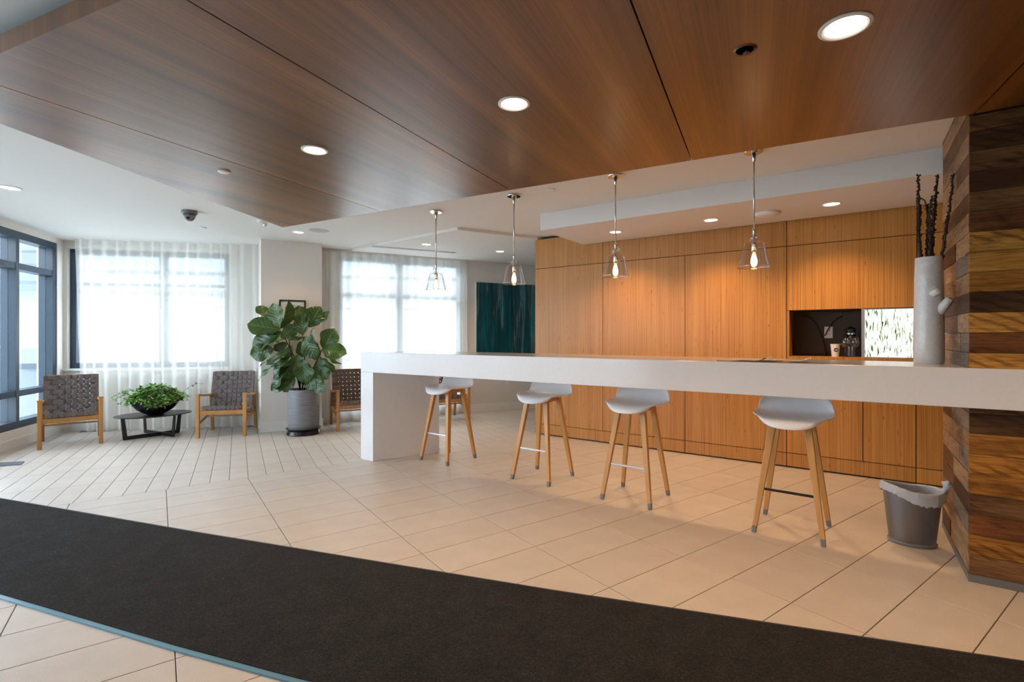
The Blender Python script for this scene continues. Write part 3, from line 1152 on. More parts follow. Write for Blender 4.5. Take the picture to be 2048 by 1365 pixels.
# ------------------------------------------------------------------ counter
CF, CB = 3.480, 4.150
ZCT, ZCB = 1.129, 0.920
E0 = Vector((-1.601, 5.233))
e_dir = Vector((0.629, 0.387)).normalized()
E0 = UC * E0.dot(UC) + NC * CF
depth_e = (CB - CF) / e_dir.dot(NC)
E0b = E0 + e_dir * depth_e
leg_w = 0.190
K_n = KA.dot(NC)
# where the column's left face meets the counter
f0 = KA - UK * 0.006
sF = UC.dot(f0)
P_fr = UC * 2.3 + NC * CF
P_fr2 = UC * 2.3 + NC * (CF + 0.014)
P_in = UC * (sF) + NC * (CF + 0.014)
kk = (CB - f0.dot(NC)) / NK.dot(NC)
P_bk = f0 + NK * kk
counter = empty('bar_counter', (E0.x, E0.y, 0))
tag(counter, 'long white solid-surface bar counter with one waterfall end leg', 'counter')
loc_build(MB().prism([t2(E0), t2(P_fr), t2(P_fr2), t2(P_in), t2(P_bk), t2(E0b)], ZCB, ZCT), counter, 'countertop', 'counter_white', bevel=0.003)
loc_build(MB().prism([t2(E0), t2(E0 + UC * leg_w), t2(E0b + UC * leg_w), t2(E0b)], 0.0, ZCB - 0.0005), counter, 'leg', 'counter_white', bevel=0.003)

# loose papers
for i, (uu, nn, rz, w_, d_, mat_, lab) in enumerate((
        (-0.60, 3.66, 0.10, 0.24, 0.16, 'paper', 'creased pale flyer lying flat on the counter, left of the dark card'),
        (-0.46, 3.64, -0.05, 0.22, 0.15, 'paper_dark', 'dark printed card among the papers on the counter'),
        (-0.42, 3.69, 0.25, 0.22, 0.17, 'paper', 'folded pale paper with a raised crease on top of the dark card'),
        (-0.27, 3.66, -0.12, 0.20, 0.14, 'paper', 'pale paper sheet with a crumpled corner on the counter'))):
    pc = UC * uu + NC * nn
    vs, fs = [], []
    nx = 12
    for iy in range(7):
        for ix in range(nx + 1):
            x = (ix / nx - .5) * w_
            y = (iy / 6 - .5) * d_
            h = 0.0015 + 0.003 * i
            if i == 2:
                h += 0.022 * math.exp(-((x - 0.01 - y * 0.3) / 0.022) ** 2)
            if i == 3:
                h += 0.020 * max(0, (x / w_ + .5) - 0.82) * 6 * (0.5 + 0.5 * math.sin(iy * 2.3))
            if i == 0:
                h += 0.006 * (0.5 + 0.5 * math.sin(x * 30))
            vs.append((x, y, h))
    for iy in range(6):
        for ix in range(nx):
            a = iy * (nx + 1) + ix
            fs.append((a, a + 1, a + nx + 2, a + nx + 1))
    o = MB().add(vs, fs).build('paper_sheet', mat_)
    sd = o.modifiers.new('thick', 'SOLIDIFY')
    sd.thickness = 0.0012
    o.location = (pc.x, pc.y, ZCT + 0.0006)
    o.rotation_euler = (0, 0, TH_C + rz)
    tag(o, lab, 'paper')

# ------------------------------------------------------------------ vase with twigs
VX, VY = 2.572, 3.062
r = empty('log_vase', (VX, VY, ZCT))
prof = [(0.0, 0.0), (0.070, 0.0), (0.075, 0.006), (0.076, 0.10), (0.074, 0.30), (0.071, 0.50), (0.068, 0.645), (0.066, 0.652), (0.060, 0.650), (0.060, 0.56), (0.0, 0.55)]
MB().lathe(prof, n=40).build('body', 'vase_glaze', r, smooth=True, auto=50)
# cut branch stubs
MB().tube([(-0.02, -0.055, 0.425), (-0.018, -0.092, 0.440), (-0.018, -0.100, 0.443)], [0.026, 0.021, 0.015], 14).build('branch_stub', 'vase_glaze', r, smooth=True)
MB().tube([(0.015, -0.045, 0.315), (0.028, -0.088, 0.360), (0.035, -0.108, 0.388), (0.037, -0.112, 0.394)], [0.034, 0.026, 0.022, 0.014], 14).build('branch_stub', 'vase_glaze', r, smooth=True)
tag(r, 'tall white glazed ceramic vase shaped like a log with cut stubs', 'vase')
twigs = [
    # px offsets turned into metres from the vase axis: (x, z) at top, mid ; depth y
    ((-0.045, 0.62), (-0.065, 0.83), (-0.060, 1.00), (-0.066, 1.160), 0.00),
    ((-0.030, 0.62), (-0.040, 0.76), (-0.030, 0.92), (-0.047, 1.035), 0.03),
    ((-0.010, 0.62), (-0.012, 0.74), (-0.020, 0.92), (-0.006, 1.020), -0.03),
    ((0.000, 0.62), (0.005, 0.75), (0.012, 0.88), (0.006, 0.985), 0.02),
    ((0.022, 0.62), (0.026, 0.80), (0.038, 0.99), (0.056, 1.165), 0.0),
    ((0.028, 0.62), (0.042, 0.78), (0.060, 0.95), (0.076, 1.110), 0.03),
    ((0.034, 0.62), (0.052, 0.76), (0.075, 0.92), (0.096, 1.150), -0.06),
]
rt = random.Random(4)
for i, tw in enumerate(twigs):
    pts = []
    ctrl = tw[:4]
    for k in range(25):
        t = k / 24 * 3
        j = min(int(t), 2)
        f_ = t - j
        f_ = f_ * f_ * (3 - 2 * f_) * 0.4 + f_ * 0.6
        x = ctrl[j][0] * (1 - f_) + ctrl[j + 1][0] * f_
        z = ctrl[j][1] * (1 - f_) + ctrl[j + 1][1] * f_
        pts.append((x + 0.003 * math.sin(k * 1.9 + i), tw[4] * (0.5 + z * 0.5) + 0.003 * math.cos(k * 1.7), z))
    mb = MB().tube(pts, [0.0075 - 0.0022 * k / 24 for k in range(25)], 7)
    for k in range(1, 25):
        for h in range(2):
            bp_ = Vector(pts[k - 1]).lerp(Vector(pts[k]), rt.random())
            a = rt.uniform(0, 6.28)
            rr = rt.uniform(0.004, 0.0068)
            c = bp_ + Vector((math.cos(a), math.sin(a), 0.3)) * 0.0085
            mb.lathe([(0.0, -rr), (rr * .8, -rr * .5), (rr, 0), (rr * .7, rr * .7), (0, rr * 1.2)], c, n=6)
    if i == 0:
        mb.tube([(-0.062, 0.0, 1.02), (-0.045, 0.0, 1.018), (-0.025, 0.0, 1.005), (-0.015, 0.0, 0.975), (-0.012, 0.0, 0.945)], 0.0035, 6)
    o = mb.build('knobbly_twig', 'twig', smooth=True)
    o.location = (VX, VY, ZCT)
    tag(o, {0: 'dark knobbly dried twig with a thin drooping side shoot', 6: 'dark knobbly dried twig leaning out in front of the plank column'}.get(i, 'dark knobbly dried twig standing in the white log vase'), 'twig', 'dried twigs in the log vase')

# ------------------------------------------------------------------ waste bin with liner
BX, BY = 2.505, 3.108
r = empty('waste_bin', (BX, BY, 0), R(-30))
bprof = [(0.118, 0.0), (0.122, 0.004), (0.124, 0.018), (0.118, 0.022), (0.128, 0.12), (0.150, 0.335), (0.147, 0.335), (0.125, 0.12), (0.114, 0.024), (0.0, 0.020)]
MB().lathe(bprof, n=48, ex=1.0, ey=0.70).build('bin_body', 'bin_plastic', r, smooth=True, auto=40)
MB().lathe([(0.119, 0.0), (0.1235, 0.004), (0.1255, 0.019), (0.120, 0.0215)], n=48, ex=1.0, ey=0.70, close=False).build('foot_ring', 'rubber', r, smooth=True)
MB().lathe([(0.1485, 0.328), (0.1535, 0.330), (0.1535, 0.337), (0.1485, 0.337), (0.1485, 0.328)], n=48, ex=1.0, ey=0.70, close=False).build('rim', 'rubber', r, smooth=True)
tag(r, 'smoky grey see-through plastic waste bin by the plank column', 'waste bin')
# crumpled rubbish inside
for i, (x, y, z, s_, mt, lab) in enumerate(((-0.035, -0.02, 0.055, 0.042, 'plank_brown', 'crumpled brown wrapper inside the waste bin'), (0.045, 0.01, 0.052, 0.034, 'facade_dark', 'crumpled dark wrapper inside the waste bin'))):
    bm = bmesh.new()
    bmesh.ops.create_icosphere(bm, subdivisions=2, radius=s_)
    for v_ in bm.verts:
        v_.co *= rt.uniform(0.62, 1.1)
        v_.co.z *= 0.7
    me = bpy.data.meshes.new('wrapper')
    bm.to_mesh(me)
    bm.free()
    me.materials.append(MATS[mt])
    o = bpy.data.objects.new('crumpled_wrapper', me)
    q = Matrix.Rotation(R(-30), 3, 'Z') @ Vector((x, y, 0))
    o.location = (BX + q.x, BY + q.y, z)
    col.objects.link(o)
    tag(o, lab, 'rubbish')
# liner: cuff turned over the rim plus a knot
lin = MB()
vs, fs = [], []
nk = 72
rl = random.Random(9)
wob = [rl.uniform(-1, 1) for _ in range(nk)]
wob = [(wob[i - 1] + wob[i] * 2 + wob[(i + 1) % nk]) / 4 for i in range(nk)]
prof_l = [(0.108, 0.20, 0), (0.132, 0.29, 0.2), (0.1445, 0.338, 0.3), (0.151, 0.349, 0.5), (0.1585, 0.342, 0.6), (0.163, 0.315, 1.0), (0.160, 0.285, 1.6)]
for (rr, zz, wf) in prof_l:
    for k in range(nk):
        a = 2 * math.pi * k / nk
        sag = 0.014 * math.sin(2 * a + 0.6) * wf
        up = 0.022 * max(0, math.cos(a - math.pi)) * (1 if zz > 0.28 else 0)
        rw = rr + 0.006 * wob[k] * wf
        vs.append((rw * math.cos(a), rw * 0.70 * math.sin(a), zz + sag + up + 0.008 * wob[(k * 3) % nk] * wf))
for i in range(len(prof_l) - 1):
    for k in range(nk):
        a_, b_ = i * nk + k, i * nk + (k + 1) % nk
        fs.append((a_, b_, b_ + nk, a_ + nk))
lin.add(vs, fs)
r = empty('bin_liner', (BX, BY, 0), R(-30))
lin.build('turned_cuff', 'liner', r, smooth=True)
kn = MB()
kn.tube([(0.150, 0.005, 0.335), (0.160, 0.0, 0.352), (0.164, -0.006, 0.372), (0.168, -0.010, 0.396), (0.176, -0.012, 0.412)], [0.020, 0.014, 0.017, 0.026, 0.012], 12)
for j in range(len(kn.v)):
    x, y, z = kn.v[j]
    kn.v[j] = (x + rl.uniform(-.004, .004), y + rl.uniform(-.004, .004), z + rl.uniform(-.004, .004))
kn.build('tied_knot', 'liner', r, smooth=True)
tag(r, 'translucent whitish bin liner folded over the waste bin rim with a knot', 'bin liner')

# ------------------------------------------------------------------ bar stools


def make_stool(bar_mat):
    root = empty('bar_stool')
    # shell: sweep a profile from the front lip, over the pan, up the back
    prof = [(-0.232, 0.700, 0.150, 0.085), (-0.228, 0.722, 0.175, 0.085), (-0.208, 0.745, 0.200, 0.080), (-0.165, 0.757, 0.220, 0.066), (-0.10, 0.757, 0.232, 0.045), (-0.03, 0.752, 0.238, 0.022),
            (0.05, 0.750, 0.240, 0.0), (0.115, 0.757, 0.239, -0.012), (0.155, 0.778, 0.236, -0.028), (0.178, 0.808, 0.230, -0.040), (0.192, 0.842, 0.222, -0.048), (0.200, 0.870, 0.205, -0.050), (0.204, 0.884, 0.170, -0.045), (0.205, 0.889, 0.12, -0.03)]
    nx = 16
    vs, fs = [], []
    for i, (y, z, hw, sweep) in enumerate(prof):
        for k in range(nx + 1):
            s = (k / nx) * 2 - 1
            lift = (0.030 * abs(s) ** 2.2 if i < 3 else 0.016 * abs(s) ** 2.5) if i < 8 else -0.004 * abs(s) ** 3
            vs.append((hw * math.sin(s * math.pi / 2 * 0.8) / math.sin(math.pi / 2 * 0.8), y + sweep * s * s * (1.0 if i < 8 else abs(s) ** 0.5), z + lift))
    for i in range(len(prof) - 1):
        for k in range(nx):
            a = i * (nx + 1) + k
            fs.append((a, a + 1, a + nx + 2, a + nx + 1))
    o = MB().add(vs, fs).build('seat_shell', 'seat_shell', root, smooth=True)
    sd = o.modifiers.new('thick', 'SOLIDIFY')
    sd.thickness = 0.010
    sd.offset = 0
    sb = o.modifiers.new('sub', 'SUBSURF')
    sb.levels = 1
    sb.render_levels = 2
    # timber cradle under the seat
    MB().bar((-0.085, -0.10, 0.715), (-0.085, 0.13, 0.735), 0.030, 0.045).build('seat_bearer', 'oak_stool', root, bevel=0.004)
    MB().bar((0.085, -0.10, 0.715), (0.085, 0.13, 0.735), 0.030, 0.045).build('seat_bearer', 'oak_stool', root, bevel=0.004)
    MB().bar((-0.10, -0.095, 0.715), (0.10, -0.095, 0.715), 0.030, 0.045).build('cross_rail', 'oak_stool', root, bevel=0.004)
    MB().bar((-0.10, 0.12, 0.730), (0.10, 0.12, 0.730), 0.030, 0.045).build('cross_rail', 'oak_stool', root, bevel=0.004)
    for sx in (-1, 1):
        for sy in (-1, 1):
            top = Vector((sx * 0.098, sy * 0.098 + (0.012 if sy > 0 else 0), 0.735))
            foot = Vector((sx * 0.197, sy * 0.205, 0.0))
            tip = foot.lerp(top, 0.055)
            lg = MB().bar(top, tip, 0.046, 0.040, up=(0, 1, 0), w1=0.030, h1=0.028).build('leg', 'oak_stool', root, bevel=0.004)
            MB().bar(tip, foot, 0.0295, 0.0275, up=(0, 1, 0), w1=0.026, h1=0.024).build('foot_cap', 'rubber', lg, bevel=0.003)
    zf = 0.285
    t = zf / 0.735
    ax = 0.197 + (0.098 - 0.197) * t
    ay = -(0.205 + (0.098 - 0.205) * t)
    MB().box((0, ay, zf), (2 * ax - 0.02, 0.009, 0.016)).build('footrest_bar', bar_mat, root, bevel=0.002)
    return root


st_specs = [((-0.673, 5.236), -38.0, 'light grey shell bar stool nearest the counter end leg'),
            ((0.282, 4.555), -36.5, 'light grey shell bar stool, second from the counter end leg'),
            ((0.994, 3.993), -36.0, 'light grey shell bar stool, third from the counter end leg'),
            ((1.882, 3.335), -36.5, 'light grey shell bar stool with a dark footrest bar, nearest the waste bin')]
st0 = make_stool('steel_bar')
for i, (pos, rz, lab) in enumerate(st_specs):
    o = st0 if i == 0 else (copy_tree(st0) if i < 3 else make_stool('dark_bar'))
    o.location = (pos[0], pos[1], 0)
    o.rotation_euler = (0, 0, R(rz))
    tag(o, lab, 'bar stool', 'bar stools tucked under the counter')

# ------------------------------------------------------------------ pendants


def make_pendant():
    root = empty('pendant_light')
    L = ZC
    MB().lathe([(0.062, L - 0.018), (0.066, L - 0.012), (0.066, L - 0.001), (0.0, L - 0.001)][::-1] + [(0.0, L - 0.018)], n=32).build('ceiling_canopy_plate', 'chrome', root, smooth=True, auto=40)
    MB().lathe([(0.006, L - 0.085), (0.010, L - 0.080), (0.012, L - 0.055), (0.024, L - 0.022), (0.024, L - 0.018)], n=20).build('stem_collar', 'chrome', root, smooth=True)
    MB().tube([(0, 0, 2.055), (0, 0, L - 0.08)], 0.0055, 10).build('stem', 'steel_bar', root, smooth=True)
    MB().lathe([(0.0075, 2.055), (0.010, 2.04), (0.008, 2.030), (0.005, 1.952)], n=14).build('lower_coupling', 'chrome', root, smooth=True)
    MB().lathe([(0.010, 1.952), (0.020, 1.958), (0.0285, 1.972), (0.031, 1.990), (0.0285, 2.008), (0.020, 2.021), (0.008, 2.027)], n=24, close=False).build('glass_ball', 'lamp_glass', root, smooth=True)
    MB().lathe([(0.011, 1.958), (0.052, 1.957), (0.066, 1.950), (0.072, 1.935), (0.103, 1.795), (0.1055, 1.785), (0.103, 1.780)], n=40, close=False).build('glass_shade', 'lamp_glass', root, smooth=True, auto=60)
    MB().lathe([(0.1025, 1.7795), (0.1065, 1.7795), (0.1065, 1.7850), (0.1025, 1.7850), (0.1025, 1.7795)], n=40, close=False).build('shade_rim', 'wine_glass_glass', root, smooth=True)
    MB().lathe([(0.0, 1.957), (0.016, 1.955), (0.0175, 1.945), (0.0175, 1.895), (0.014, 1.890), (0.0, 1.890)], n=20).build('socket', 'chrome', root, smooth=True, auto=45)
    bl = MB().lathe([(0.012, 1.892), (0.014, 1.880), (0.020, 1.860), (0.029, 1.832), (0.031, 1.812), (0.026, 1.792), (0.014, 1.779), (0.005, 1.774), (0.0, 1.768)], n=24, close=False).build('bulb', 'bulb_glass', root, smooth=True)
    MB().lathe([(0.004, 1.884), (0.012, 1.862), (0.0205, 1.834), (0.0215, 1.813), (0.015, 1.793), (0.0, 1.784)], n=14).build('filament', 'filament', bl, smooth=True)
    return root


pd0 = make_pendant()
pend = [((-0.796, 5.197), 'clear glass pendant lamp hung before the tall window'),
        ((0.019, 4.606), 'clear glass pendant lamp hung before the teal painting'),
        ((0.841, 4.032), 'clear glass pendant lamp, third along from the tall window'),
        ((1.706, 3.498), 'clear glass pendant lamp nearest the plank column')]
for i, (pos, lab) in enumerate(pend):
    o = pd0 if i == 0 else copy_tree(pd0)
    o.location = (pos[0], pos[1], 0)
    tag(o, lab, 'pendant lamp', 'glass pendants over the counter')

# ------------------------------------------------------------------ recessed downlights and ceiling devices
WARM = (1.0, 0.61, 0.30)


def downlight(pos, z, rad, label, power, color=WARM, size=125):
    r = empty('recessed_downlight', (pos[0], pos[1], z))
    MB().lathe([(rad, 0.0), (rad, -0.004), (rad * 0.86, -0.007), (rad * 0.78, -0.003), (rad * 0.76, 0.012), (rad * 0.80, 0.012)], n=32, close=False).build('trim_ring', 'plastic_white', r, smooth=True, auto=40)
    MB().lathe([(0.0, -0.002), (rad * 0.755, -0.001), (rad * 0.755, 0.004), (0, 0.004)], n=32).build('lens', 'lamp_lens', r)
    tag(r, label, 'downlight', 'recessed ceiling downlights')
    ld = bpy.data.lights.new('downlight_lamp', 'SPOT')
    ld.energy = power
    ld.color = color
    ld.spot_size = R(size)
    ld.spot_blend = 0.9
    ld.shadow_soft_size = 0.05
    lo = bpy.data.objects.new('downlight_lamp', ld)
    lo.location = (0, 0, -0.02)
    lo.parent = r
    col.objects.link(lo)
    return r


PW = 60
downlight((1.251, 1.864), ZW, 0.088, 'recessed downlight in the timber canopy, beside the open sprinkler hole', PW)
downlight((0.010, 2.480), ZW, 0.080, 'recessed downlight in the timber canopy, middle one of its row', PW)
downlight((-1.233, 3.098), ZW, 0.080, 'recessed downlight in the timber canopy, end of the row toward the curtains', PW)
downlight((2.50, 1.245), ZW, 0.080, 'recessed downlight in the timber canopy in front of the plank column', PW)
downlight((-4.438, 4.387), ZC, 0.080, 'recessed downlight in the white ceiling by the storefront', 20)
downlight((-2.689, 6.25), ZC, 0.075, 'recessed downlight in the white ceiling in front of the pier', 20)
downlight((-1.187, 6.89), ZC - 0.035, 0.075, 'recessed downlight in the white ceiling near the tall window', 25)
downlight((-0.18, 7.464), ZC - 0.035, 0.075, 'recessed downlight in the white ceiling in front of the teal painting', 25)
downlight((1.123, 5.384), 2.43, 0.075, 'recessed soffit downlight nearest the free end of the bamboo wall', 52)
downlight((1.937, 4.830), 2.43, 0.075, 'recessed soffit downlight, middle one over the bamboo wall', 52)
downlight((2.735, 4.247), 2.43, 0.075, 'recessed soffit downlight nearest the white vase', 52)


def disc(name, pos, z, prof, mat, label, cat, n=28):
    o = MB().lathe(prof, n=n).build(name, mat, smooth=True, auto=40)
    o.location = (pos[0], pos[1], z)
    return tag(o, label, cat)


cap = [(0.0, -0.010), (0.036, -0.009), (0.040, -0.006), (0.040, 0.0), (0.0, 0.0)]
disc('fire_sprinkler', (-2.032, 3.501), ZW, cap, 'plastic_white', 'white round sprinkler cap on the timber canopy', 'sprinkler')
disc('fire_sprinkler', (-3.73, 5.99), ZC, cap, 'plastic_white', 'white round sprinkler cap on the white ceiling before the curtain', 'sprinkler')
disc('fire_sprinkler', (0.344, 4.432), ZC, cap, 'plastic_white', 'white round sprinkler cap on the ceiling between two pendants', 'sprinkler')
disc('ceiling_speaker', (-2.396, 6.161), ZC, [(0.0, -0.006), (0.110, -0.005), (0.120, -0.002), (0.120, 0.0), (0, 0)], 'speaker_grille', 'round grey ceiling speaker grille beside a downlight', 'speaker')
# uncapped sprinkler in canopy
r = empty('recessed_sprinkler', (0.947, 2.017, ZW))
MB().lathe([(0.046, -0.002), (0.046, 0.001), (0.034, 0.001), (0.034, -0.002)], n=28).build('escutcheon', 'canopy_wood', r, smooth=True)
MB().lathe([(0.0, -0.001), (0.034, -0.001), (0.034, 0.002), (0.0, 0.002)], n=28).build('opening', 'hole_dark', r)
MB().lathe([(0.0, -0.016), (0.012, -0.015), (0.013, -0.012), (0.004, -0.010), (0.004, 0.0), (0, 0)], (0.006, 0, 0), n=12).build('deflector', 'plank_brown', r, smooth=True)
tag(r, 'dark open sprinkler head recess in the timber canopy', 'sprinkler')
# dome camera
r = empty('dome_camera', (-3.378, 5.197, ZC))
MB().lathe([(0.0, 0.0), (0.072, 0.0), (0.074, -0.020), (0.068, -0.035), (0.060, -0.040), (0, -0.040)], n=28).build('housing', 'camera_grey', r, smooth=True, auto=40)
MB().lathe([(0.058, -0.040), (0.052, -0.070), (0.040, -0.092), (0.022, -0.105), (0.0, -0.108)], n=24).build('camera_ball', 'camera_grey', r, smooth=True)
MB().lathe([(0.0, -0.02), (0.016, -0.018), (0.017, 0.0)], (0.01, -0.045, -0.075), n=14).build('camera_lens', 'frame_black', r, smooth=True)
tag(r, 'dark grey dome security camera on the white ceiling', 'camera')
# strobe / detector pair by the canopy corner
r = empty('smoke_detector', (-2.829, 5.626, ZC))
MB().lathe([(0, 0), (0.058, 0), (0.058, -0.020), (0.045, -0.034), (0.0, -0.036)], n=24).build('base', 'plastic_white', r, smooth=True, auto=40)
MB().lathe([(0.020, -0.034), (0.024, -0.050), (0.016, -0.066), (0.0, -0.070)], (0.03, 0.0, 0), n=14).build('sensor', 'chrome', r, smooth=True)
tag(r, 'white alarm strobe with a clear lens beside the canopy corner', 'alarm')
# access point on soffit
r = empty('wireless_access_point', (2.346, 4.557, 2.43))
MB().lathe([(0, 0), (0.105, 0), (0.110, -0.010), (0.095, -0.026), (0.050, -0.034), (0, -0.035)], n=36).build('shell', 'plastic_white', r, smooth=True)
MB().lathe([(0, -0.0355), (0.005, -0.0355), (0.005, -0.034), (0, -0.034)], (-0.02, -0.05, 0.004), n=10).build('status_light', 'frame_black', r)
tag(r, 'white round access point on the soffit between two downlights', 'access point')
# small sensor on soffit end
o = MB().lathe([(0, -0.010), (0.006, -0.009), (0.007, 0.0), (0, 0)], n=12).build('ceiling_hook', 'chrome', smooth=True)
o.location = (*t2(bw(s_l - 0.02, 4.56)), 2.46)
o.rotation_euler = (0, R(90), TH_W)
tag(o, 'tiny chrome button on the end of the soffit', 'button')
# linear diffuser
r = empty('linear_air_diffuser', (-1.425, 7.30, ZC - 0.037))
r.rotation_euler = (0, 0, math.atan2(dQ.y, dQ.x))
for k in range(3):
    MB().box((0, -0.034 + 0.034 * k, -0.002), (1.26, 0.008, 0.006)).build('blade', 'plastic_white', r)
for k in range(2):
    MB().box((0, -0.017 + 0.034 * k, 0.0), (1.26, 0.024, 0.002)).build('slot', 'hole_dark', r)
tag(r, 'long slim ceiling air diffuser above the tall window', 'air vent')

# ------------------------------------------------------------------ entrance mats
top = [(-4.95, 4.235), (-4.055, 3.933), (-2.039, 3.243), (0.192, 2.512), (2.021, 1.958), (3.6, 1.50)]
bot = [(3.6, 0.52), (2.0, 1.03), (0.0, 1.62), (-0.798, 1.863), (-1.389, 2.060), (-2.556, 2.477), (-4.0, 2.985), (-4.70, 3.24)]
r = empty('runner_mat', (-1.0, 2.3, 0))
loc_build(MB().prism(top + bot, 0.001, 0.010), r, 'carpet_pile', 'carpet')


def strip(pts, w, inward):
    q = []
    for i, p_ in enumerate(pts):
        a = Vector(pts[max(i - 1, 0)])
        b2 = Vector(pts[min(i + 1, len(pts) - 1)])
        d = (b2 - a).normalized()
        nn = Vector((-d.y, d.x)) * inward
        q.append((p_[0] + nn.x * w, p_[1] + nn.y * w))
    return list(pts) + q[::-1]


loc_build(MB().prism(strip(bot, 0.022, 1), 0.001, 0.0075), r, 'rubber_border', 'rubber_edge_daylit')
loc_build(MB().prism(strip(top, 0.014, 1), 0.001, 0.0075), r, 'rubber_border', 'rubber_edge_dark')
tag(r, 'long charcoal carpet runner with a rubber border, one edge tinted blue as by daylight', 'floor mat')
dm = MB().prism([(-5.55, 4.78), (-4.93, 4.99), (-5.03, 5.12), (-5.6, 4.96)], 0.001, 0.007)
o = loc_build(dm, empty('door_mat', (-5.2, 4.95, 0)), 'carpet_pile', 'mat_grey')
tag(o.parent, 'small grey-blue mat corner by the storefront', 'floor mat')

# ------------------------------------------------------------------ lounge chairs with woven straps


def strap_strip(p0, p1, width_dir, w, nrm, over, count, amp, thick=0.0035, ends=True):
    """woven strap from p0 to p1 with `count` crossings; over: phase 0/1"""
    p0, p1, wd, nr = Vector(p0), Vector(p1), Vector(width_dir).normalized(), Vector(nrm).normalized()
    n = count * 4
    mb = MB()
    vs, fs = [], []
    for i in range(n + 1):
        t = i / n
        ph = math.sin(math.pi * (t * count) + (math.pi if over else 0))
        ph = max(-1, min(1, ph * 1.6))
        c = p0.lerp(p1, t) + nr * (amp * ph)
        for s, h in ((-1, 0), (1, 0), (1, 1), (-1, 1)):
            vs.append(c + wd * (s * w / 2) + nr * ((h - .5) * thick))
    for i in range(n):
        a = i * 4
        for k in range(4):
            fs.append((a + k, a + (k + 1) % 4, a + 4 + (k + 1) % 4, a + 4 + k))
    fs += [(3, 2, 1, 0), (n * 4, n * 4 + 1, n * 4 + 2, n * 4 + 3)]
    return mb.add(vs, fs)


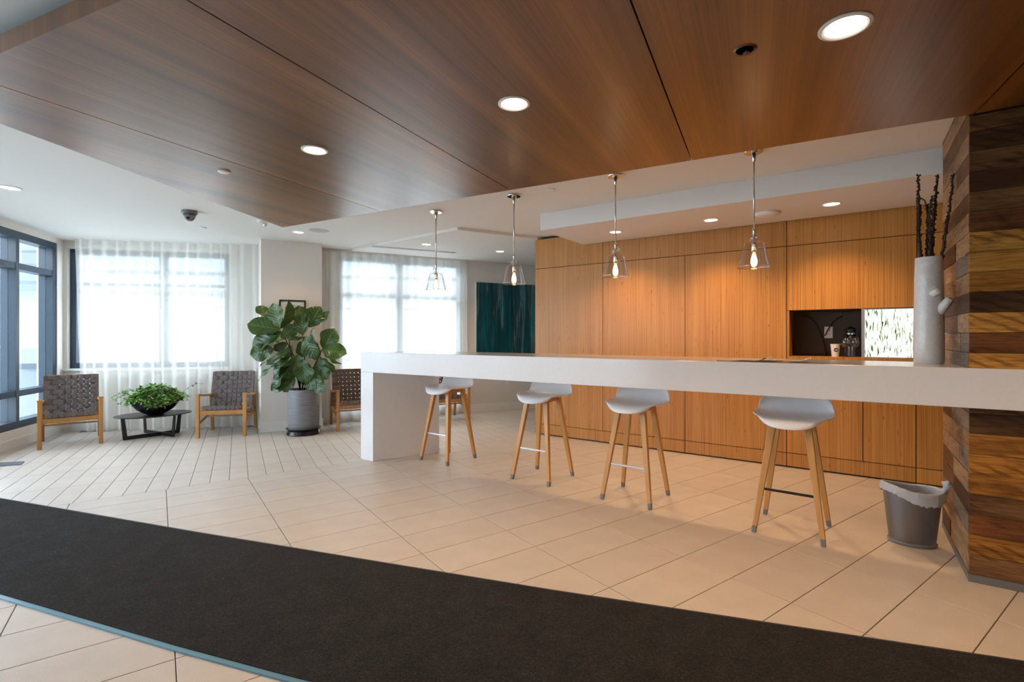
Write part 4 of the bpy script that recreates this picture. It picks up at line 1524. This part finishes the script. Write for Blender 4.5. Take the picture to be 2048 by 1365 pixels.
def make_chair():
    root = empty('lounge_chair')
    W = 0.27
    for sx in (-1, 1):
        MB().bar((sx * W, -0.290, 0.0), (sx * W, -0.290, 0.555), 0.040, 0.044, up=(0, 1, 0)).build('leg', 'oak_chair', root, bevel=0.004)
        MB().bar((sx * W, 0.315, 0.0), (sx * W, 0.245, 0.500), 0.036, 0.048, up=(0, 1, 0)).build('leg', 'oak_chair', root, bevel=0.004)
        # arm: dips behind the front post then runs level to the rear leg
        ap = [(-0.312, 0.556), (-0.22, 0.541), (-0.10, 0.522), (0.05, 0.508), (0.16, 0.503), (0.285, 0.503)]
        mb = MB()
        vs, fs = [], []
        for (y, z) in ap:
            for a, b2 in ((-1, -1), (1, -1), (1, 1), (-1, 1)):
                vs.append((sx * W + a * 0.024, y, z + b2 * 0.012))
        for i in range(len(ap) - 1):
            for k in range(4):
                fs.append((i * 4 + k, i * 4 + (k + 1) % 4, i * 4 + 4 + (k + 1) % 4, i * 4 + 4 + k))
        fs += [(3, 2, 1, 0), tuple(len(ap) * 4 - 4 + k for k in range(4))]
        mb.add(vs, fs).build('armrest', 'oak_chair', root, bevel=0.004)
        MB().bar((sx * W, -0.27, 0.185), (sx * W, 0.285, 0.265), 0.022, 0.036).build('side_stretcher', 'oak_chair', root, bevel=0.003)
        # seat side rail and back stile
        MB().bar((sx * 0.225, -0.285, 0.378), (sx * 0.225, 0.215, 0.262), 0.030, 0.040).build('seat_rail', 'oak_chair', root, bevel=0.003)
        MB().bar((sx * 0.235, 0.150, 0.235), (sx * 0.240, 0.325, 0.800), 0.030, 0.034, up=(0, 1, 0)).build('back_stile', 'oak_chair', root, bevel=0.003)
    MB().box((0, -0.285, 0.318), (2 * W - 0.04, 0.024, 0.055)).build('front_rail', 'oak_chair', root, bevel=0.003)
    MB().bar((-W, 0.02, 0.228), (W, 0.02, 0.228), 0.018, 0.018).build('cross_dowel', 'oak_chair', root, bevel=0.004)
    MB().bar((-0.24, 0.325, 0.798), (0.24, 0.325, 0.798), 0.026, 0.026).build('top_rail', 'oak_chair', root, bevel=0.004)
    MB().bar((-0.235, 0.165, 0.255), (0.235, 0.165, 0.255), 0.026, 0.030).build('back_rail', 'oak_chair', root, bevel=0.004)
    MB().bar((-0.225, -0.290, 0.383), (0.225, -0.290, 0.383), 0.026, 0.034).build('seat_front_bar', 'oak_chair', root, bevel=0.005)
    # back webbing
    nb, nr_ = 8, 9
    b0, b1 = Vector((0, 0.150, 0.270)), Vector((0, 0.308, 0.808))
    bn = Vector((0, -(b1 - b0).z, (b1 - b0).y)).normalized()
    pitch = 0.46 / nb
    for i in range(nb):
        x = -0.23 + pitch * (i + .5)
        strap_strip((x, b0.y, b0.z), (x, b1.y, b1.z), (1, 0, 0), pitch - 0.0110, bn, i % 2, nr_, 0.0065).build('strap', 'strap', root)
    L = (b1 - b0)
    for j in range(nr_):
        c = b0 + L * ((j + .5) / nr_)
        strap_strip((-0.252, c.y, c.z), (0.252, c.y, c.z), L, L.length / nr_ - 0.0115, bn, (j + 1) % 2, nb, 0.0065).build('strap', 'strap', root)
        # wrap round the stiles
        for sx in (-1, 1):
            mb = MB()
            q = c - bn * 0.012
            mb.bar(q + L.normalized() * (-(L.length / nr_ - 0.0075) / 2) + Vector((sx * 0.246, 0, 0)), q + L.normalized() * ((L.length / nr_ - 0.0075) / 2) + Vector((sx * 0.246, 0, 0)), 0.030, 0.040, up=bn)
            mb.build('strap_loop', 'strap', root)
    # seat webbing (sags a little)
    s0, s1 = Vector((0, -0.300, 0.402)), Vector((0, 0.190, 0.276))
    sn = Vector((0, -(s1 - s0).z, (s1 - s0).y)).normalized()
    if sn.z < 0:
        sn = -sn
    for i in range(nb):
        x = -0.215 + 0.43 / nb * (i + .5)
        strap_strip((x, s0.y, s0.z), (x, s1.y, s1.z), (1, 0, 0), 0.43 / nb - 0.007, sn, i % 2, 8, 0.0060).build('strap', 'strap', root)
        MB().box((x, -0.305, 0.378), (0.43 / nb - 0.007, 0.005, 0.050)).build('strap_loop', 'strap', root)
    L = s1 - s0
    for j in range(8):
        c = s0 + L * ((j + .5) / 8)
        strap_strip((-0.242, c.y, c.z), (0.242, c.y, c.z), L, L.length / 8 - 0.007, sn, (j + 1) % 2, nb, 0.0060).build('strap', 'strap', root)
    return root


# chair origin: centre of its four feet
chairs = [((-5.375, 6.055), 41.0, 'oak lounge chair with brown woven straps beside the storefront'),
          ((-3.812, 6.660), 15.5, 'oak lounge chair with brown woven straps between coffee table and potted fig'),
          ((-2.275, 7.150), 28.5, 'oak lounge chair with brown woven straps between potted fig and counter end leg'),
          ((-1.042, 7.780), 28.0, 'oak lounge chair with brown woven straps before the tall window, seen under the counter')]
ch0 = make_chair()
for i, (pos, rz, lab) in enumerate(chairs):
    o = ch0 if i == 0 else copy_tree(ch0)
    o.location = (pos[0], pos[1], 0)
    o.rotation_euler = (0, 0, R(rz))
    tag(o, lab, 'lounge chair', 'woven strap lounge chairs')

# ------------------------------------------------------------------ coffee table, bowl, ivy
TX, TY = -4.640, 6.430
r = empty('coffee_table', (TX, TY, 0))
mb = MB().lathe([(0.0, 0.276), (0.95, 0.276), (0.985, 0.280), (1.0, 0.287), (0.99, 0.292), (0.0, 0.292)], n=64, ex=0.415, ey=0.290, rotz=R(41))
mb.build('table_top', 'black_metal', r, smooth=True, auto=40)


def u_frame(p, q, nm):
    p, q = Vector(p), Vector(q)
    d = (q - p)
    for e, s in ((p, 1), (q, -1)):
        MB().bar((e.x, e.y, 0.012), (e.x - d.x * 0.045 * s, e.y - d.y * 0.045 * s, 0.277), 0.014, 0.050, up=(d.x, d.y, 0), w1=0.014, h1=0.042).build('leg', 'black_metal', r, bevel=0.003)
    a, b2 = p - d * 0.035, q + d * 0.035
    MB().bar((a.x, a.y, 0.024), (b2.x, b2.y, 0.024), 0.014, 0.046).build('foot_bar', 'black_metal', r, bevel=0.003)


u_frame((-4.822 - TX, 6.185 - TY), (-4.475 - TX, 6.640 - TY), 'a')
u_frame((-4.905 - TX, 6.640 - TY), (-4.360 - TX, 6.385 - TY), 'b')
tag(r, 'low oval black metal coffee table with crossed flat-bar legs', 'coffee table')
BWX, BWY, BWZ = -4.600, 6.400, 0.2925
o = MB().lathe([(0.0, 0.0), (0.075, 0.0), (0.13, 0.022), (0.20, 0.072), (0.245, 0.125), (0.262, 0.160), (0.255, 0.160), (0.235, 0.122), (0.0, 0.100)], n=40).build('planter_bowl', 'black_bowl', smooth=True, auto=50)
o.location = (BWX, BWY, BWZ)
tag(o, 'wide black bowl planter on the oval coffee table', 'bowl')
ri = random.Random(21)
ivy = empty('ivy_plant', (BWX, BWY, BWZ + 0.10))
MB().lathe([(0, 0.0), (0.20, 0.0), (0.22, 0.022), (0.12, 0.045), (0, 0.05)], n=24).build('soil', 'soil', ivy, smooth=True)


def leafquad(mb, c, ax, nr, ln, wd):
    ax, nr = Vector(ax).normalized(), Vector(nr)
    nr = (nr - ax * nr.dot(ax))
    nr = nr.normalized() if nr.length > 1e-4 else Vector((0, 0, 1))
    s = ax.cross(nr)
    c = Vector(c)
    pts = [c, c + ax * ln * .35 + s * wd * .5 - nr * wd * .06, c + ax * ln * .7 + s * wd * .33, c + ax * ln - nr * ln * .12, c + ax * ln * .7 - s * wd * .33, c + ax * ln * .35 - s * wd * .5 - nr * wd * .06, c + ax * ln * .5 + nr * ln * .05]
    mb.add(pts, [(0, 1, 6), (1, 2, 6), (2, 3, 6), (3, 4, 6), (4, 5, 6), (5, 0, 6)])


mb = MB()
for i in range(1500):
    a = ri.uniform(0, 2 * math.pi)
    rr = 0.285 * math.sqrt(ri.random())
    hmax = 0.225 * (1 - (rr / 0.31) ** 2) + 0.055
    zz = hmax * ri.uniform(0.55, 1.05)
    lump = 0.035 * math.sin(a * 3 + 1) * (rr / 0.28)
    c = (rr * math.cos(a), rr * math.sin(a), zz + lump)
    d = Vector((math.cos(a), math.sin(a), 0)) * ri.uniform(0.3, 1) + Vector((ri.uniform(-.7, .7), ri.uniform(-.7, .7), ri.uniform(-.5, .6)))
    leafquad(mb, c, d, Vector((ri.uniform(-.5, .5), ri.uniform(-1, .2), 1)), ri.uniform(0.034, 0.060), ri.uniform(0.028, 0.046))
o = mb.build('leaves', 'ivy_leaf', ivy)
o['kind'] = 'stuff'
tr_ends = [(-0.48, -0.05, 0.09), (-0.44, -0.16, 0.13), (-0.40, 0.0, 0.17), (-0.33, -0.1, 0.20), (0.36, 0.10, 0.07), (0.42, 0.02, 0.12), (0.30, -0.16, 0.045), (0.50, 0.20, 0.27), (-0.30, -0.20, 0.06), (0.10, -0.29, 0.0)]
mb = MB()
stems = MB()
for (x, y, z) in tr_ends:
    p0 = Vector((x * .45, y * .5, 0.11))
    p1 = Vector((x, y, z))
    pts = []
    for k in range(12):
        t = k / 11
        p = p0.lerp(p1, t) + Vector((0, 0, 0.06 * math.sin(t * math.pi)))
        pts.append(p)
        if k > 1:
            for s_ in (0, 1):
                if z > 0.25 and k % 2:
                    continue
                leafquad(mb, p, Vector((ri.uniform(-1, 1), ri.uniform(-1, 1), ri.uniform(-.6, .8))), Vector((ri.uniform(-.4, .4), -1, .6)), ri.uniform(0.018, 0.034), ri.uniform(0.013, 0.024))
    stems.tube(pts, 0.0016, 5)
o = mb.build('trailing_leaves', 'ivy_leaf', ivy)
o['kind'] = 'stuff'
stems.build('trailing_stems', 'stem_brown', ivy)['kind'] = 'stuff'
tag(ivy, 'bushy green ivy trailing over the black bowl', 'plant')

# ------------------------------------------------------------------ potted fiddle-leaf fig
FX, FY = -2.775, 6.610
r = empty('plant_saucer', (FX, FY, 0))
MB().lathe([(0.0, 0.0), (0.205, 0.0), (0.218, 0.010), (0.205, 0.035), (0.196, 0.050), (0.212, 0.072), (0.222, 0.080), (0.214, 0.082), (0.190, 0.060), (0.0, 0.055)], n=40).build('dish', 'saucer_black', r, smooth=True, auto=60)
tag(r, 'glossy black ribbed saucer under the grey planter', 'saucer')
PZ = 0.058
r = empty('plant_pot', (FX, FY, PZ))
MB().lathe([(0.0, 0.0), (0.165, 0.0), (0.186, 0.02), (0.196, 0.08), (0.199, 0.30), (0.199, 0.530), (0.194, 0.538), (0.183, 0.534), (0.182, 0.47), (0.0, 0.46)], n=44).build('pot_body', 'planter', r, smooth=True, auto=50)
MB().lathe([(0.0, 0.462), (0.18, 0.472), (0.18, 0.482), (0.0, 0.495)], n=32).build('soil', 'soil', r, smooth=True)
tag(r, 'tall grey ribbed cylinder planter in front of the pier', 'planter')
fig = empty('fiddle_leaf_fig', (FX, FY, 0.545))


def leaf_mesh(nm, wrat, fold, curl, wave, seed):
    """obovate fiddle leaf, length 1 along +Y, face +Z"""
    rn = random.Random(seed)
    ny, nx = 14, 8
    vs, fs, uvs = [], [], []
    ph = rn.uniform(0, 6)
    for j in range(ny + 1):
        t = j / ny
        half = wrat * 0.5 * (math.sin(math.pi * min(1, t ** 0.85)) ** 0.75 * (0.50 + 0.62 * t ** 1.1) - 0.10 * math.exp(-((t - .36) / .12) ** 2))
        half = max(half, 0.006)
        if t > 0.97:
            half *= 0.8
        for i in range(nx + 1):
            s = i / nx * 2 - 1
            x = half * s
            z = abs(s) * half * fold - curl * (t ** 2) * 0.55 + wave * 0.03 * math.sin(t * 13 + ph + (2 if s > 0 else 0)) * abs(s)
            vs.append((x * math.sqrt(max(0.2, 1 - (fold * .55) ** 2)), t - abs(s) * 0.02, z))
            uvs.append((s, t))
    for j in range(ny):
        for i in range(nx):
            a = j * (nx + 1) + i
            fs.append((a, a + 1, a + nx + 2, a + nx + 1))
    me = bpy.data.meshes.new(nm)
    me.from_pydata(vs, [], fs)
    ul = me.uv_layers.new(name='UVMap')
    for lp_ in me.loops:
        ul.data[lp_.index].uv = uvs[lp_.vertex_index]
    me.materials.append(MATS['fig_leaf'])
    me.polygons.foreach_set('use_smooth', [True] * len(me.polygons))
    me.update()
    return me


LM = {'flat': leaf_mesh('leaf_flat', 0.88, 0.10, 0.12, 1.0, 1), 'wide': leaf_mesh('leaf_wide', 1.06, 0.15, 0.20, 1.2, 2),
      'fold': leaf_mesh('leaf_fold', 0.62, 0.9, 0.25, 1.0, 3), 'curl': leaf_mesh('leaf_curl', 0.78, 0.35, 0.55, 1.6, 4),
      'slim': leaf_mesh('leaf_slim', 0.42, 0.25, 0.20, 1.4, 5)}
SC = 0.00665 / 6.827      # metres per zoom pixel at the plant


def zp(x, y):
    """side elevation of the plant, metres relative to the fig root"""
    return ((x / 6.827 + 490 - 608) * 0.00665, 1.295 - (y / 6.827 + 590 - 673.2) * 0.00665 - 0.545)


# base (x,y), tip (x,y), mesh, depth of base, depth of tip, roll (deg), tilt of face
LEAVES = [
    ((500, 440), (380, 112), 'flat', -0.05, -0.02, -20), ((350, 300), (150, 150), 'flat', 0.02, 0.0, 25), ((505, 478), (75, 388), 'flat', -0.05, -0.10, 10),
    ((545, 520), (92, 690), 'curl', -0.05, -0.14, 15), ((440, 740), (145, 815), 'wide', -0.10, -0.16, -15), ((520, 470), (690, 88), 'fold', -0.10, -0.12, 70),
    ((800, 470), (700, 128), 'flat', 0.05, 0.08, 20), ((815, 545), (740, 250), 'wide', -0.02, 0.05, -25), ((870, 440), (1010, 145), 'wide', 0.02, 0.06, 10),
    ((930, 420), (1110, 210), 'flat', 0.06, 0.10, -30), ((1085, 740), (1215, 452), 'wide', -0.02, 0.02, 5), ((1080, 745), (1432, 790), 'flat', -0.06, -0.10, -8),
    ((1055, 740), (945, 455), 'fold', -0.10, -0.10, -60), ((860, 570), (990, 870), 'wide', -0.08, -0.10, 20), ((560, 590), (775, 415), 'flat', -0.12, -0.14, 35),
    ((640, 605), (850, 590), 'slim', -0.14, -0.12, 50), ((620, 590), (435, 690), 'slim', -0.14, -0.18, 40), ((660, 760), (372, 935), 'flat', -0.12, -0.20, 45),
    ((700, 840), (430, 1060), 'curl', -0.14, -0.22, 40), ((690, 960), (440, 1225), 'curl', -0.14, -0.22, 35), ((470, 930), (212, 1145), 'slim', -0.06, -0.12, 40),
    ((860, 880), (900, 1195), 'wide', -0.14, -0.18, 5), ((770, 820), (700, 1080), 'wide', -0.08, -0.12, -10), ((1085, 790), (1315, 968), 'slim', -0.02, -0.04, 60),
    ((1090, 860), (1240, 1060), 'curl', -0.06, -0.10, 45), ((1040, 960), (1195, 1145), 'flat', -0.08, -0.12, 10), ((960, 1150), (1160, 1300), 'flat', -0.12, -0.18, 20),
    ((640, 1150), (435, 1285), 'wide', -0.10, -0.18, 10), ((740, 1130), (620, 1310), 'curl', -0.12, -0.20, -20), ((900, 1120), (1000, 1290), 'wide', -0.10, -0.16, 20),
    ((480, 560), (310, 500), 'curl', -0.08, -0.10, 60), ((1010, 840), (1090, 1090), 'flat', 0.0, -0.02, 15), ((640, 700), (540, 860), 'flat', 0.02, 0.0, -10),
    ((960, 660), (930, 900), 'wide', 0.04, 0.04, 15), ((720, 640), (760, 860), 'flat', 0.08, 0.08, -20), ((560, 860), (470, 1050), 'wide', 0.02, -0.02, 10),
    ((820, 980), (800, 1240), 'wide', 0.02, 0.0, 0), ((1050, 1080), (1110, 1230), 'curl', -0.12, -0.14, 30), ((600, 1000), (560, 1220), 'wide', 0.04, 0.02, -5),
    ((900, 1000), (1040, 1180), 'wide', 0.08, 0.08, 10), ((700, 900), (640, 1130), 'flat', 0.10, 0.10, 10), ((560, 660), (380, 760), 'flat', 0.04, 0.02, -30),
    ((400, 860), (235, 960), 'slim', -0.04, -0.10, 70), ((700, 470), (640, 420), 'slim', -0.02, -0.02, 10),
]
for (b2, tpt, kind, yb, yt, roll) in LEAVES:
    xb, zb = zp(*b2)
    xt, zt = zp(*tpt)
    p, q = Vector((xb, yb, zb)), Vector((xt, yt, zt))
    d = q - p
    L = d.length
    ax = d.normalized()
    nr = Vector((0.15, -1, 0.35))
    nr = (nr - ax * nr.dot(ax)).normalized()
    nr = Matrix.Rotation(R(roll), 3, ax) @ nr
    sx_ = ax.cross(nr)
    M = Matrix((sx_, ax, nr)).transposed().to_4x4()
    o = bpy.data.objects.new('leaf', LM[kind])
    col.objects.link(o)
    o.parent = fig
    o.matrix_local = Matrix.Translation(p) @ M @ Matrix.Diagonal((L, L, L, 1))
for (pts) in (
        [(760, 1320), (770, 1150), (740, 950), (650, 750), (560, 560), (505, 470)],
        [(790, 1320), (820, 1100), (835, 850), (830, 680), (815, 540), (870, 440)],
        [(810, 1320), (900, 1120), (990, 920), (1040, 820), (1080, 745)],
        [(770, 1300), (700, 1000), (660, 840), (630, 640), (640, 590)]):
    q = []
    for i, (x, y) in enumerate(pts):
        a, z = zp(x, y)
        q.append((a, -0.02 - 0.01 * i, max(z, -0.02)))
    MB().tube(q, [0.011 - 0.0012 * i for i in range(len(q))], 8).build('stem', 'stem_brown', fig, smooth=True)
tag(fig, 'large fiddle-leaf fig with broad glossy green leaves', 'plant')

# ------------------------------------------------------------------ pictures
p = PIER1 + dP * 0.39 - nP * 0.002
r = empty('framed_picture', (p.x, p.y, 1.66), math.atan2(dP.y, dP.x))
for (c_, s_) in (((0, -0.010, 0.128), (0.335, 0.020, 0.018)), ((0, -0.010, -0.128), (0.335, 0.020, 0.018)), ((-0.1585, -0.010, 0), (0.018, 0.020, 0.238)), ((0.1585, -0.010, 0), (0.018, 0.020, 0.238))):
    MB().box(c_, s_).build('frame_bar', 'frame_black', r)
MB().box((0, -0.004, 0), (0.30, 0.006, 0.238)).build('mount', 'mat_board', r)
MB().box((0, -0.0085, 0), (0.20, 0.003, 0.15)).build('print', 'small_print', r)
tag(r, 'small black-framed picture on the pier behind the fig', 'picture')
p = qw(0.111 + 0.75, -0.002)
r = empty('canvas_painting', (p.x, p.y, 1.47), math.atan2(dQ.y, dQ.x))
MB().box((0, -0.018, 0), (1.5, 0.032, 1.5)).build('stretcher', 'white_trim', r)
MB().box((0, -0.036, 0), (1.5, 0.004, 1.5)).build('painted_canvas', 'painting', r)
tag(r, 'large abstract canvas of vertical teal and dark streaks', 'painting')

# ------------------------------------------------------------------ outside
g = MB().prism([(-60, -30), (30, -30), (30, 60), (-60, 60)], -0.30, -0.14).build('ground', 'ground_pale')
structure(g, 'pale paved ground outside the windows')


def facade(name, p0, ang_, width, height, bands, wins, label):
    rt_ = empty(name, (p0[0], p0[1], -0.14), R(ang_))
    MB().box((width / 2, 1.5, height / 2), (width, 3.0, height)).build('wall', 'facade_white', rt_)
    for (z, h, dpt, mt) in bands:
        MB().box((width / 2, -dpt / 2, z), (width, dpt, h)).build('canopy_band', mt, rt_)
    for (x, z, w_, h_) in wins:
        fr = MB().box((x, -0.03, z), (w_, 0.06, h_)).build('window', 'facade_grey', rt_)
        MB().box((x, -0.065, z), (w_ - 0.14, 0.012, h_ - 0.14)).build('pane', 'facade_white', fr)
    tag(rt_, label, 'building')
    return rt_


facade('neighbour_building', (-12.5, 14.5), 12, 11.5, 7.5, [(3.75, 0.9, 1.0, 'facade_grey'), (2.75, 0.16, 0.4, 'facade_dark')],
       [(1.6, 1.5, 1.4, 1.7), (4.2, 1.5, 1.4, 1.7), (6.8, 1.5, 1.4, 1.7), (9.6, 1.2, 1.1, 2.3)], 'pale building with a grey canopy band across the street, behind the curtains')
# blue-grey exterior post next to the storefront
r = empty('outside_post', (-7.50, 7.88, -0.14))
MB().box((0, 0, 1.6), (0.42, 0.42, 3.2)).build('shaft', 'facade_grey', r)
MB().box((0.06, -0.22, 2.62), (0.24, 0.02, 0.28)).build('dark_plate', 'facade_dark', r)
MB().box((0.06, -0.22, 1.08), (0.24, 0.02, 0.32)).build('dark_plate', 'facade_dark', r)
tag(r, 'blue-grey square post standing outside the storefront', 'post')


def tree(name, pos, h, rad, n, label, mat='tree_leaf', trunk=True, seed=1):
    rn = random.Random(seed)
    rt_ = empty(name, (pos[0], pos[1], -0.14))
    if trunk:
        MB().tube([(0, 0, 0), (0.03, 0, h * .4), (0, 0.02, h * .7)], [0.09, 0.07, 0.04], 8).build('trunk', 'bark', rt_, smooth=True)
    mb = MB()
    for i in range(n):
        a, b2 = rn.uniform(0, 6.28), math.acos(rn.uniform(-1, 1))
        rr = rad * rn.random() ** 0.4
        c = (rr * math.sin(b2) * math.cos(a), rr * math.sin(b2) * math.sin(a), h - rad * .8 + rr * math.cos(b2) * .9)
        leafquad(mb, c, (rn.uniform(-1, 1), rn.uniform(-1, 1), rn.uniform(-1, 1)), (rn.uniform(-1, 1), rn.uniform(-1, 1), 1), rn.uniform(.12, .22), rn.uniform(.08, .14))
    o = mb.build('foliage', mat, rt_)
    o['kind'] = 'stuff'
    tag(rt_, label, 'tree', 'greenery outside')
    return rt_


tree('street_tree', (-8.88, 9.05), 2.2, 0.6, 900, 'leafy young tree outside the storefront, beyond the square post', seed=2)
tree('street_tree', (-10.7, 10.6), 2.4, 0.7, 900, 'leafy round tree outside the storefront, farther along the pavement', seed=3)
tree('low_shrub', (-2.95, 9.1), 0.75, 0.45, 500, 'low green shrub outside the tall window', trunk=False, seed=4)
